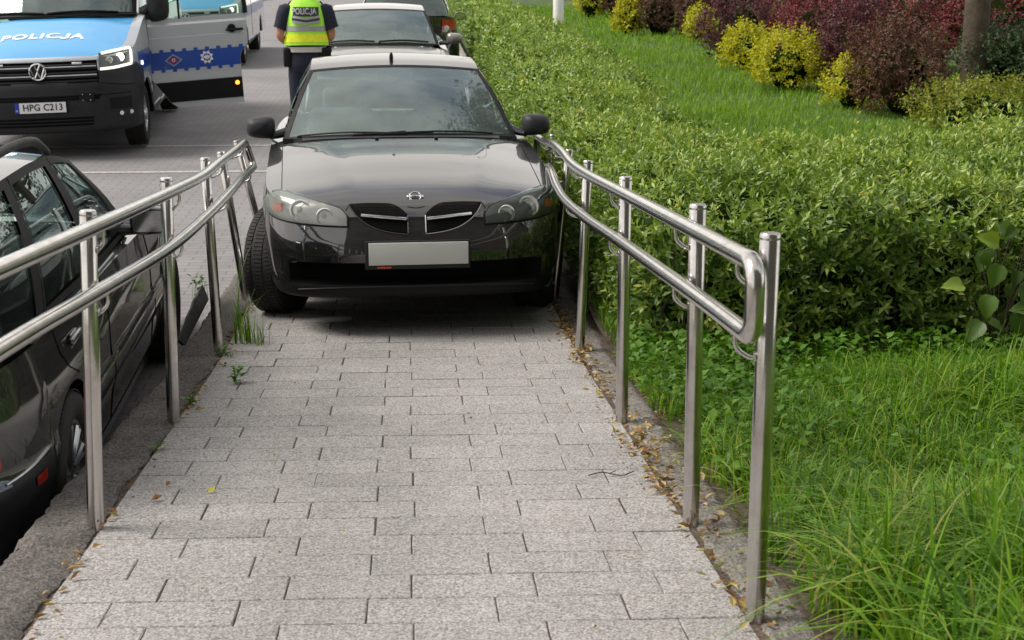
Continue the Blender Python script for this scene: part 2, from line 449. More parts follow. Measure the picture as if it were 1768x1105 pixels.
def road_mat():
    m, nt, b = nodes('road_pavers'); b.inputs['Roughness'].default_value = 0.85; b.inputs['Specular IOR Level'].default_value = 0.3
    tc = nt.nodes.new('ShaderNodeTexCoord')
    br = nt.nodes.new('ShaderNodeTexBrick'); br.inputs['Scale'].default_value = 1.0
    br.inputs['Brick Width'].default_value = 0.20; br.inputs['Row Height'].default_value = 0.10; br.inputs['Mortar Size'].default_value = 0.006
    br.inputs['Color1'].default_value = (0.222, 0.217, 0.222, 1); br.inputs['Color2'].default_value = (0.195, 0.191, 0.196, 1); br.inputs['Mortar'].default_value = (0.15, 0.14, 0.14, 1)
    br.inputs['Bias'].default_value = -0.2
    nt.links.new(tc.outputs['Object'], br.inputs['Vector'])
    n = nt.nodes.new('ShaderNodeTexNoise'); n.inputs['Scale'].default_value = 0.8; n.inputs['Detail'].default_value = 8; n.inputs['Roughness'].default_value = 0.7
    nt.links.new(tc.outputs['Object'], n.inputs['Vector'])
    r = nt.nodes.new('ShaderNodeMapRange'); r.inputs['From Min'].default_value = 0.3; r.inputs['From Max'].default_value = 0.7; r.inputs['To Min'].default_value = 0.8; r.inputs['To Max'].default_value = 1.15
    nt.links.new(n.outputs['Fac'], r.inputs['Value'])
    s = nt.nodes.new('ShaderNodeVectorMath'); s.operation = 'SCALE'; nt.links.new(br.outputs['Color'], s.inputs[0]); nt.links.new(r.outputs[0], s.inputs['Scale'])
    nt.links.new(s.outputs[0], b.inputs['Base Color'])
    bp = nt.nodes.new('ShaderNodeBump'); bp.inputs['Strength'].default_value = 0.4; bp.inputs['Distance'].default_value = 0.01
    nt.links.new(br.outputs['Fac'], bp.inputs['Height']); bp.invert = True; nt.links.new(bp.outputs[0], b.inputs['Normal'])
    return m
M['road'] = road_mat()
M['turf'] = mat('turf', (0.045, 0.080, 0.015), 0.95, nscale=3, namt=0.4, bump=0.6, bscale=30)
M['earth'] = mat('far_ground', (0.06, 0.08, 0.03), 0.95, nscale=0.3, namt=0.3)
M['bark'] = mat('bark', (0.066, 0.050, 0.034), 0.9, nscale=9, namt=0.45, bump=1.0, bscale=25)
M['privet'] = leafmat('privet_leaf', [(0.032, 0.074, 0.011), (0.115, 0.200, 0.029), (0.25, 0.35, 0.068), (0.34, 0.42, 0.09), (0.46, 0.40, 0.07)], 0.38, 0.28, 0.45)
M['twig'] = mat('hedge_core', (0.012, 0.022, 0.006), 1.0, spec=0.0, nscale=6, namt=0.5)  # near-black core colour that makes gaps in the foliage look shaded
M['grass'] = leafmat('grass_blade', [(0.036, 0.100, 0.006), (0.095, 0.225, 0.012), (0.20, 0.35, 0.026), (0.36, 0.33, 0.10)], 0.42, 0.35, 0.28)
M['lawn'] = leafmat('lawn_blade', [(0.075, 0.17, 0.010), (0.14, 0.27, 0.020), (0.21, 0.35, 0.028), (0.29, 0.38, 0.05)], 0.6, 0.3, 0.25)
M['weed'] = leafmat('weed_leaf', [(0.045, 0.125, 0.012), (0.085, 0.19, 0.022), (0.15, 0.27, 0.04)], 0.5, 0.3, 0.25)
M['barberry'] = leafmat('barberry_leaf', [(0.035, 0.013, 0.013), (0.11, 0.020, 0.025), (0.20, 0.034, 0.042), (0.17, 0.075, 0.03)], 0.5, 0.2, 0.35)
M['barberry_brown'] = leafmat('barberry_brown_leaf', [(0.035, 0.022, 0.014), (0.08, 0.035, 0.022), (0.14, 0.055, 0.032), (0.08, 0.075, 0.025)], 0.5, 0.2, 0.35)
M['barberry_plum'] = leafmat('barberry_plum_leaf', [(0.020, 0.010, 0.013), (0.07, 0.018, 0.026), (0.13, 0.030, 0.042), (0.08, 0.06, 0.02)], 0.5, 0.2, 0.35)
M['spirea'] = leafmat('golden_leaf', [(0.20, 0.24, 0.015), (0.42, 0.42, 0.02), (0.60, 0.54, 0.03)], 0.5, 0.3, 0.3)
M['spirea_green'] = leafmat('yellow_green_leaf', [(0.10, 0.13, 0.02), (0.20, 0.23, 0.03), (0.30, 0.30, 0.045)], 0.5, 0.3, 0.3)
M['evergreen'] = leafmat('evergreen_leaf', [(0.015, 0.035, 0.012), (0.03, 0.06, 0.018), (0.06, 0.10, 0.025)], 0.5, 0.15, 0.35)
M['broad'] = leafmat('broad_leaf', [(0.05, 0.10, 0.02), (0.10, 0.18, 0.03), (0.26, 0.36, 0.05)], 0.4, 0.35, 0.4)
M['tree_leaf'] = leafmat('tree_leaf', [(0.03, 0.06, 0.015), (0.06, 0.10, 0.025), (0.10, 0.15, 0.035)], 0.45, 0.3, 0.4)
M['dry'] = leafmat('dry_leaf', [(0.13, 0.065, 0.03), (0.30, 0.19, 0.09), (0.48, 0.37, 0.20), (0.36, 0.30, 0.09), (0.22, 0.08, 0.03)], 0.85, 0.15, 0.2)

# ------------------------------------------------------------------ heights of the place
def ramp_z(y):
    b = 6.9
    k = 0.35
    if y < b - k: return 0.70 - 0.0687 * y
    if y > b + k: return 0.70 - 0.0687 * b - 0.026 * (y - b)
    t = (y - b + k) / (2 * k); y0 = b - k
    return 0.70 - 0.0687 * y0 - (0.0687 * t * 2 * k - (0.0687 - 0.026) * 2 * k * t * t / 2)
def road_z(y):
    return -0.218 + 0.028 * min(max(y, -12), 62)
def lawn_z(y):
    return 0.064 + 0.028 * min(max(y, -12), 62)
def right_z(x, y):
    """verge on the right: level with the ramp near the viewer, then the lawn"""
    a = ramp_z(y) + 0.01 if y < 8.4 else -9
    t = min(max((x - 1.0) / 2.5, 0), 1)
    z = max(a, lawn_z(y)) if y > 4 else lerp(a, a - 0.02, t)
    return z

# ------------------------------------------------------------------ the setting: ground, road, lawn, ramp
def sheet(name, xs, ys, zf, m, lift=0.0, ang=40):
    V = [(x, y, zf(x, y) + lift) for y in ys for x in xs]
    n = len(xs); F = [(j * n + i, j * n + i + 1, (j + 1) * n + i + 1, (j + 1) * n + i) for j in range(len(ys) - 1) for i in range(n - 1)]
    o = fast(name, V, F, m, sm=True, ang=ang)
    return tag(o, kind='structure')

far = [-400, -120, -40, -12, -6, 0, 6, 12, 20, 30, 40, 50, 62, 90, 150, 400]
sheet('ground', [-400, -150, -60, -20, -8, 0, 1.05, 8, 20, 60, 150, 400], far, lambda x, y: road_z(y) - 0.12, M['earth'])
ry = [-12, -6, 0, 3, 6, 9, 12, 16, 20, 25, 30, 40, 50, 62, 90, 120]
sheet('road', [-6.0, -4.5, -3, -1.5, 0, 1.02], ry, lambda x, y: road_z(y), M['road'])
for yy in (14.75, 16.72):
    mb = MB(); mb.box((0, 0, 0.004), (5.0, 0.085, 0.004))
    o = mb.build('road_marking', M['line'], ang=0); o.location = (-3.4, yy, road_z(yy)); o.rotation_euler = (math.atan(0.028), 0, R(-0.4)); tag(o, kind='structure')
sheet('pavement', [-14, -10, -6.16], ry, lambda x, y: road_z(y) + 0.12, M['pavement'])
mb = MB()
for a, b in zip(np.arange(-12, 90, 1.0), np.arange(-11.006, 90.9, 1.0)):
    z0, z1 = road_z(a), road_z(b)
    mb.add([(-6.16, a, z0 - .1), (-6.0, a, z0 - .1), (-6.0, b, z1 - .1), (-6.16, b, z1 - .1), (-6.16, a, z0 + .13), (-6.012, a, z0 + .13), (-6.012, b, z1 + .13), (-6.16, b, z1 + .13)],
           [(0, 1, 2, 3), (4, 7, 6, 5), (0, 4, 5, 1), (2, 6, 7, 3), (1, 5, 6, 2), (0, 3, 7, 4)])
tag(mb.build('pavement_kerb', M['kerb_far'], ang=0), kind='structure')

lx = [1.10, 1.3, 1.6, 2, 2.6, 3.4, 4.5, 6, 9, 14, 22, 40, 80]
ly = [-12, -6, -2, 0, 1, 2, 3, 4, 5, 6, 6.5, 7, 7.5, 8, 8.4, 9, 10, 12, 15, 20, 26, 33, 42, 52, 62, 90, 150]
def bumpy(x, y): return 0.012 * math.sin(x * 3.1 + y * 1.7) + 0.012 * math.sin(x * 1.3 - y * 2.9)
sheet('lawn', lx, ly, lambda x, y: right_z(x, y) + bumpy(x, y) - 0.01, M['turf'])

# ramp: pale pavers bedded in dark soil, one mesh
RX0, RX1 = -0.95, 0.815
SK = math.tan(R(-2.0))
def paver_mesh():
    V, F, T = [], [], []
    row = 0.180; ln = 0.3285; gap = 0.0016
    i = -30
    for i in range(-30, 56):
        y0 = 3.331 + i * row
        off = -0.012 if i % 2 else -0.127
        off += RNG.normal(0, 0.004)
        k0 = int(math.floor((RX0 - off) / ln)) - 1
        for k in range(k0, k0 + 9):
            jx = RNG.normal(0, 0.0008, 2)
            xa, xb = off + k * ln + gap + .0003 + jx[0], off + (k + 1) * ln - gap - .0003 + jx[1]
            xa, xb = max(xa, RX0), min(xb, RX1)
            if xb - xa < 0.03: continue
            ya, yb = y0 + gap * .5 + abs(RNG.normal(0, 0.0009)), y0 + row - gap * .5 - abs(RNG.normal(0, 0.0009))
            dz = RNG.normal(0, 0.0009); tx, ty = RNG.normal(0, 0.002, 2); tint = RNG.random()
            b = len(V); bev = 0.0028
            # outline with chipped corners and wobbling edges
            nx = max(3, int((xb - xa) / 0.05)); pts = []
            for t in np.linspace(0, 1, nx, endpoint=False): pts.append((lerp(xa, xb, t), ya))
            for t in np.linspace(0, 1, 4, endpoint=False): pts.append((xb, lerp(ya, yb, t)))
            for t in np.linspace(0, 1, nx, endpoint=False): pts.append((lerp(xb, xa, t), yb))
            for t in np.linspace(0, 1, 4, endpoint=False): pts.append((xa, lerp(yb, ya, t)))
            cx, cy = (xa + xb) / 2, (ya + yb) / 2; n = len(pts)
            for ins, dd in ((0, -0.02), (0, -0.0028), (bev, 0.0)):
                for (x, y) in pts:
                    w = RNG.normal(0, 0.0006)
                    sx = 1 - (ins + w) / ((xb - xa) / 2); sy = 1 - (ins + w) / ((yb - ya) / 2)
                    X = cx + (x - cx) * sx; Y = cy + (y - cy) * sy
                    Ys = Y + SK * X
                    V.append((X, Ys, ramp_z(Ys) + dz + dd + tx * (X - cx) + ty * (Y - cy))); T.append(tint)
            for l in range(2):
                for j in range(n):
                    j2 = (j + 1) % n
                    F.append((b + l * n + j, b + l * n + j2, b + (l + 1) * n + j2, b + (l + 1) * n + j))
            V.append((cx, cy + SK * cx, ramp_z(cy + SK * cx) + dz)); T.append(tint); c = len(V) - 1
            for j in range(n): F.append((b + 2 * n + j, b + 2 * n + (j + 1) % n, c, c))
    return V, F, T
V, F, T = paver_mesh()
me = bpy.data.meshes.new('ramp_paving')
me.from_pydata(V, [], [f if f[2] != f[3] else f[:3] for f in F])
a = me.attributes.new('tint', 'FLOAT', 'POINT'); a.data.foreach_set('value', np.array(T, dtype=np.float32))
me.materials.append(M['paver']); smooth(me, 30)
tag(put('ramp_paving', me), kind='structure')
rys = list(np.arange(-2.2, 13.41, 0.3))
mb = MB()
G = [[(x, y, ramp_z(y) - d) for x, d in ((-1.15, 1.2), (-1.15, 0.0), (-1.15, 0.03), (-0.94, 0.0055), (0.0, 0.0055), (0.95, 0.0055), (1.12, 0.02), (1.12, 1.2))] for y in rys]
mb.grid(G)
tag(mb.build('ramp', M['joint'], ang=30), kind='structure')

def rough_kerb(name, x0, x1, y0, y1, top, thick, m, seed, step=0.03, amp=0.006, joints=1.0):
    rg = np.random.default_rng(seed); ys = np.arange(y0, y1, step); xs = np.linspace(x0, x1, 8); G = []
    ph = rg.random(6) * 6
    for y in ys:
        zt = top(y); row = []
        e0 = 0.005 * math.sin(y * 5 + ph[0]) + 0.004 * math.sin(y * 13 + ph[1]) + rg.normal(0, amp * .6)
        e1 = 0.008 * math.sin(y * 4 + ph[2]) + 0.006 * math.sin(y * 11 + ph[3]) + rg.normal(0, amp * .6)
        jt = -0.012 if joints and (y % joints) < step else 0
        row.append((x0 + e0, y, zt - thick))
        row.append((x0 + e0 - 0.004, y, zt - 0.03))
        for i, x in enumerate(xs):
            ed = -0.014 if i in (0, len(xs) - 1) else 0
            row.append((x + (e0 if i == 0 else e1 if i == len(xs) - 1 else 0), y, zt + rg.normal(0, amp * .45) + ed + jt))
        row.append((x1 + e1, y, zt - thick))
        G.append(row)
    mb = MB(); mb.grid(G)
    for row, fl in ((G[0], 1), (G[-1], 0)):
        mb.add(row, [list(range(len(row)))[::-1] if fl else list(range(len(row)))])
    return tag(mb.build(name, m, ang=50), kind='structure')
rough_kerb('ramp_kerb', -1.165, -0.962, -2.0, 12.6, lambda y: ramp_z(y) + 0.012, 1.0, M['kerb'], 3)
rough_kerb('ramp_kerb', 0.828, 0.975, -2.0, 9.4, lambda y: ramp_z(y) + 0.002, 0.25, M['kerb_right'], 5)
rough_kerb('road_kerb', 1.0, 1.12, 9.4, 62, lambda y: road_z(y) + 0.14, 0.35, M['kerb_far'], 9, step=0.25)
# soil strips where the verge meets the kerb
sheet('soil_strip', [0.97, 1.05, 1.14, 1.3], list(np.arange(-2, 9.4, 0.2)), lambda x, y: right_z(x, y) - 0.006 + 0.01 * math.sin(9 * x + 7 * y), M['soil'])

# ------------------------------------------------------------------ handrails
def handrail(label, posts, upper, lower, side, near_loop):
    root = empty('handrail', (0, 0, 0)); tag(root, label, 'handrail', 'steel handrails of the ramp')
    rr = 0.0225
    zu = lambda y: np.interp(y, [p[1] for p in upper], [p[2] for p in upper])
    zl = lambda y: np.interp(y, [p[1] for p in lower], [p[2] for p in lower])
    U = catmull(upper, 6); L = catmull(lower, 6)
    # far end always closed by a short upright; near end on the right rail too
    def bend(a, b, d):
        A, B = Vector(a), Vector(b); out = []
        k = 0.055; m = (A + B) / 2
        for t in np.linspace(0, PI / 2, 6)[1:]:
            out.append(A + d * (k * math.sin(t)) + (B - A).normalized() * (k * (1 - math.cos(t))))
        for t in np.linspace(0, PI / 2, 6)[:-1]:
            out.append(B + d * (k * math.cos(t)) - (B - A).normalized() * (k * (1 - math.sin(t))))
        return out
    path = list(U)
    dfar = (U[-1] - U[-2]).normalized()
    loop = bend(U[-1], L[-1], dfar) + list(reversed(L))
    path += loop
    if near_loop:
        d = (U[0] - U[1]).normalized()
        path += list(reversed(bend(U[0], L[0], d)))
        mb = MB(); mb.tube(path, rr, 16, closed=True); mb.build('rail', M['steel'], root, ang=60)
    else:
        mb = MB(); mb.tube(path, rr, 16); mb.build('rail', M['steel'], root, ang=60)
    for (bx, by, tx, ty, tz) in posts:
        bz = ramp_z(by) - 0.05
        mb = MB()
        A, B = Vector((bx, by, bz)), Vector((tx, ty, tz))
        mb.tube([A, lerp(A, B, .5), B - (B - A).normalized() * 0.004, B], [0.0245, 0.0245, 0.0245, 0.0215], 20)
        for f_, r_ in ((.988, .0249), (.30, .0247)): mb.tube([lerp(A, B, f_ - .0025), lerp(A, B, f_ + .0025)], r_, 20)
        p = mb.build('post', M['steel'], root, ang=40)
        for zf, pts in ((zu, upper), (zl, lower)):
            zr = float(zf(by)); rx = float(np.interp(by, [q[1] for q in pts], [q[0] for q in pts]))
            t = (zr - bz) / (tz - bz); c0 = lerp(A, B, t)
            if by < pts[0][1] - .2 or by > pts[-1][1] + .3: continue
            s = Vector((c0.x, c0.y, zr - 0.075)); e = Vector((rx, c0.y + 0.012, zr - 0.02))
            mid = [s + Vector(((e.x - s.x) * 0.45, 0.004, -0.004)), Vector((lerp(s.x, e.x, .85), e.y, s.z + 0.012)), Vector((e.x, e.y, s.z + 0.032))]
            mb = MB(); mb.tube(catmull([s, *mid, e], 5), 0.0058, 8); mb.lathe([(0.012, -0.003), (0.012, 0.003)], 10, axis='x', c=(s.x + 0.023 * side, s.y, s.z))
            mb.build('bracket', M['steel'], root, ang=50)
    return root

handrail('steel handrail on the hedge side, its near end a closed loop beside a tall post',
    [(0.832, 3.283, 0.832, 3.283, 1.445), (0.828, 4.087, 0.821, 4.087, 1.396), (0.817, 5.466, 0.816, 5.466, 1.300),
     (0.83, 7.034, 0.863, 7.034, 1.180), (0.825, 8.331, 0.913, 8.331, 1.093), (0.90, 9.55, 0.935, 9.55, 1.06)],
    [(0.76, 3.17, 1.402), (0.76, 3.772, 1.366), (0.76, 5.086, 1.284), (0.762, 6.19, 1.214), (0.775, 6.93, 1.174), (0.80, 7.6, 1.155), (0.825, 8.35, 1.118), (0.845, 9.1, 1.06), (0.85, 9.7, 1.03)],
    [(0.76, 3.17, 1.230), (0.76, 3.75, 1.195), (0.76, 5.06, 1.106), (0.76, 6.23, 1.02), (0.762, 7.1, 0.975), (0.775, 7.7, 0.972), (0.80, 8.3, 0.985), (0.83, 9.1, 0.90), (0.85, 9.7, 0.85)], -1, True)
handrail('bent tubular steel handrail above the kerb beside the dark estate car',
    [(-0.975, 1.2, -0.975, 1.2, 1.585), (-0.975, 2.7, -0.965, 2.7, 1.482), (-0.969, 4.198, -0.928, 4.198, 1.379), (-0.961, 5.606, -0.937, 5.606, 1.293), (-0.976, 7.125, -0.999, 7.125, 1.198),
     (-0.985, 8.5, -1.10, 8.5, 1.078), (-0.99, 10.0, -1.186, 10.0, 0.991)],
    [(-0.89, 0.9, 1.552), (-0.89, 3.145, 1.408), (-0.89, 4.0, 1.353), (-0.89, 5.31, 1.271), (-0.90, 6.285, 1.211), (-0.915, 6.94, 1.190), (-0.945, 7.8, 1.15), (-0.985, 8.7, 1.105)],
    [(-0.89, 0.9, 1.385), (-0.89, 3.1, 1.240), (-0.89, 3.94, 1.174), (-0.89, 5.28, 1.073), (-0.90, 6.37, 1.025), (-0.905, 7.22, 1.008), (-0.925, 8.0, 0.985), (-0.945, 8.75, 0.955)], 1, False)

# ------------------------------------------------------------------ vehicles: generic lofted shell
class Car:
    """Local frame: front bumper at y=0 facing -y, x to the viewer's right when seen from the front, z up from the ground."""
    def __init__(s, root, sp):
        s.root, s.sp = root, sp
        P = [Vector((x, y, 0)) for x, y in sp['plan']]
        C = catmull(P, 24); d = [0]
        for a, b in zip(C, C[1:]): d.append(d[-1] + (b - a).length)
        K = sp.get('K', 150)
        # denser samples round the wheels and the corners
        u = np.linspace(0, d[-1], 2000); xx = np.interp(u, d, [c.x for c in C]); yy = np.interp(u, d, [c.y for c in C])
        w = np.ones_like(u)
        for yw in sp['wheels']: w += 2.5 * ((np.abs(yy - yw) < sp['arch'] + .06) & (xx > 0.5 * sp['hw']))
        w += 1.5 * (xx < sp['hw'] * 0.97)
        cw = np.cumsum(w); cw = (cw - cw[0]) / (cw[-1] - cw[0])
        ui = np.interp(np.linspace(0, 1, K), cw, u)
        s.ox = np.interp(ui, u, xx); s.oy = np.interp(ui, u, yy); s.ox[0] = 0; s.ox[-1] = 0
        tx, ty = np.gradient(s.ox), np.gradient(s.oy); l = np.hypot(tx, ty)
        s.nx, s.ny = ty / l, -tx / l
        s.nx[0], s.ny[0] = 0, -1; s.nx[-1], s.ny[-1] = 0, 1
        s.K = K
    def skin(s):
        sp = s.sp; K = s.K
        zs = pchip(*zip(*sp['zs'])); zc = pchip(*zip(*sp['zc']))
        fp, sd, rp = pchip(*zip(*sp['fp'])), pchip(*zip(*sp['sidep'])), pchip(*zip(*sp['rp']))
        zbs = pchip(*zip(*sp['zb']))
        L = sp.get('L', 34)
        half = []   # half[k][l] = (x,y,z)
        zbk = []
        for k in range(K):
            x, y = s.ox[k], s.oy[k]
            wf = min(max(-s.ny[k], 0), 1) ** 1.3; wr = min(max(s.ny[k], 0), 1) ** 1.3; ws = max(1 - wf - wr, 0)
            t = zs(y) + (sp['zs_x'](x, y) if 'zs_x' in sp else 0); b = zbs(y); arch = False
            if x > 0.5 * sp['hw']:
                for yw in sp['wheels']:
                    q = sp['arch']**2 - (y - yw)**2
                    if q > 0:
                        zz = sp['rw'] + math.sqrt(q) * 1.0
                        if zz > b: b = zz; arch = True
            col = []
            for l in range(L):
                z = lerp(t, b, l / (L - 1))
                o = wf * fp(z) + ws * sd(z) + wr * rp(z)
                if 'notch' in sp and wf > 0.2: o += sp['notch'](x, z) * wf
                col.append((max(x + s.nx[k] * o, 0) if 0 < k < K - 1 else 0.0, y + s.ny[k] * o, z))
            x, y, z = col[-1]
            col.append((max(x - s.nx[k] * 0.02, 0) if k not in (0, K - 1) else 0, y - s.ny[k] * 0.02, z - (0 if arch else 0.012)))
            col.append((max(x - s.nx[k] * 0.26, 0) if k not in (0, K - 1) else 0, y - s.ny[k] * 0.26, z + 0.0))
            half.append(col)
        s.half = half; L2 = L + 2
        ring = [half[k] for k in range(K)] + [[(-p[0], p[1], p[2]) for p in half[k]] for k in range(K - 2, 0, -1)]
        N = len(ring); V = [p for c in ring for p in c]
        cls = sp['cls']; groups = {}
        for i in range(N):
            i2 = (i + 1) % N
            for l in range(L2 - 1):
                f = (i * L2 + l, i2 * L2 + l, i2 * L2 + l + 1, i * L2 + l + 1)
                c = [sum(V[q][a] for q in f) / 4 for a in range(3)]
                groups.setdefault('liner' if l >= L else cls(*c), []).append(f)
        # deck rows
        nu = 41; us = np.linspace(-1, 1, nu); base = len(V); rows = []
        xin = sp['xin']; p_ = sp.get('crown', 2.4)
        for k in range(K):
            px, py, pz = half[k][0]; zcen = zc(py); row = []
            for j, u in enumerate(us):
                if j in (0, nu - 1) or px < 1e-6: V.append((px * u, py, pz if px > 1e-6 else pz)); row.append(len(V) - 1); continue
                z = pz + (zcen - pz) * (1 - abs(u) ** p_)
                if 'deck' in sp: z += sp['deck'](px * u, py)
                V.append((px * u, py, z)); row.append(len(V) - 1)
            rows.append(row)
        y0, y1 = sp['cabin']
        for k in range(K - 1):
            ym = (half[k][0][1] + half[k + 1][0][1]) / 2
            for j in range(nu - 1):
                um = abs((us[j] + us[j + 1]) / 2)
                if y0 < ym < y1 and um * half[k][0][0] < xin: continue
                f = (rows[k][j], rows[k][j + 1], rows[k + 1][j + 1], rows[k + 1][j])
                c = [sum(V[q][a] for q in f) / 4 for a in range(3)]
                groups.setdefault(sp['deckcls'](*c, um), []).append(f)
        s.V = V; allf = [f for g in groups.values() for f in g]
        tris = []
        for f in allf: tris += [(f[0], f[1], f[2]), (f[0], f[2], f[3])]
        s.bvh = BVHTree.FromPolygons([Vector(v) for v in V], tris)
        # weld shell and deck normals by sharing positions; one object per class
        for g, fs in groups.items():
            used = sorted({q for f in fs for q in f}); mp = {q: i for i, q in enumerate(used)}
            mb = MB(); mb.add([V[q] for q in used], [[mp[q] for q in f] for f in fs])
            bm_name, m = sp['parts'][g]
            me = bpy.data.meshes.new(bm_name); me.from_pydata(mb.v, [], mb.f); me.materials.append(m)
            bm = bmesh.new(); bm.from_mesh(me); bmesh.ops.remove_doubles(bm, verts=bm.verts[:], dist=0.0005)
            bmesh.ops.recalc_face_normals(bm, faces=bm.faces[:]); bm.to_mesh(me); bm.free()
            smooth(me, 40); o = put(bm_name, me, s.root)
            s.__dict__['o_' + g] = o
        ub = MB(); ub.box((0, sp['len'] / 2, sp.get('ubz', 0.27)), (sp['hw'] * 1.45, sp['len'] - 0.5, 0.1)); 
        for yw in sp['wheels']: ub.box((0, yw, sp['rw']), (sp['hw'] * 1.2, 0.12, 0.12))
        ub.build('underbody', M['void'], s.root, ang=0)
    def hit(s, o, d):
        h = s.bvh.ray_cast(Vector(o), Vector(d)); 
        if h[0] is None: return None, None
        n = h[1]
        if n.dot(Vector(d)) > 0: n = -n
        return h[0], n
    def front(s, x, z, off=0.004):
        p, n = s.hit((x, -3, z), (0, 1, 0))
        return None if p is None else p + n * off
    def side(s, y, z, sgn, off=0.003):
        p, n = s.hit((sgn * 4, y, z), (-sgn, 0, 0))
        return None if p is None else p + n * off
    def top(s, x, y, off=0.003):
        p, n = s.hit((x, y, 5), (0, 0, -1))
        return None if p is None else p + n * off
    def patch(s, name, lo, hi, x0, x1, nx, nz, off, m, parent=None, bulge=0.0, skirt=0.012, build=True, ang=40, xr=None):
        """front patch between curves lo(x), hi(x), laid on the shell and given an edge"""
        G = []
        for i in range(nx + 1):
            x = lerp(x0, x1, i / nx); row = []
            for j in range(nz + 1):
                z = lerp(lo(x), hi(x), j / nz)
                e = math.sin(PI * i / nx) * math.sin(PI * j / nz)
                xx = x if xr is None else x + xr(x, z)
                p = s.front(xx, z, off + bulge * max(e, 0) ** 0.5)
                if p is None: p = Vector(G[-1][j]) if G else Vector((x, 1, z))
                row.append(p)
            G.append(row)
        mb = MB(); mb.grid(G)
        E = [G[i][0] for i in range(nx + 1)] + [G[nx][j] for j in range(1, nz + 1)] + [G[i][nz] for i in range(nx - 1, -1, -1)] + [G[0][j] for j in range(nz - 1, 0, -1)]
        B = [Vector(p) + Vector((0, skirt + off, 0)) for p in E]
        n = len(E); mb.add([*E, *B], [(i, (i + 1) % n, n + (i + 1) % n, n + i) for i in range(n)])
        return (mb.build(name, m, parent if parent is not None else s.root, ang=ang), G, E) if build else (mb, G, E)
    def seam(s, pts, r=0.003, name='shut_line', m=None, parent=None):
        pts = [p for p in pts if p is not None]
        mb = MB(); mb.tube(pts, r, 6); return mb.build(name, m or M['void'], parent or s.root)

def glass_grid(B, T, n=14, m=8, bulge=0.02, nd=Vector((0, -1, 1))):
    G = []
    nd = nd.normalized()
    for i in range(n + 1):
        a = i / n; row = []
        b, t = B(a), T(a)
        for j in range(m + 1):
            v = j / m
            row.append(lerp(Vector(b), Vector(t), v) + nd * bulge * math.sin(PI * v) )
        G.append(row)
    return G

def border(mb, G, wu, wv, nd, off=0.003, top=True, bot=True):
    """dark printed band round the edge of a glass grid (fractions wu, wv)"""
    n, m = len(G) - 1, len(G[0]) - 1
    def P(u, v):
        u *= n; v *= m; i = min(int(u), n - 1); j = min(int(v), m - 1); a, b = u - i, v - j
        return lerp(lerp(G[i][j], G[i + 1][j], a), lerp(G[i][j + 1], G[i + 1][j + 1], a), b) + nd * off
    def band(u0, u1, v0, v1, k, l):
        mb.grid([[P(lerp(u0, u1, i / k), lerp(v0, v1, j / l)) for j in range(l + 1)] for i in range(k + 1)])
    band(0, wu, 0, 1, 1, 10); band(1 - wu, 1, 0, 1, 1, 10)
    if top: band(wu, 1 - wu, 1 - wv, 1, 16, 1)
    if bot: band(wu, 1 - wu, 0, wv, 16, 1)

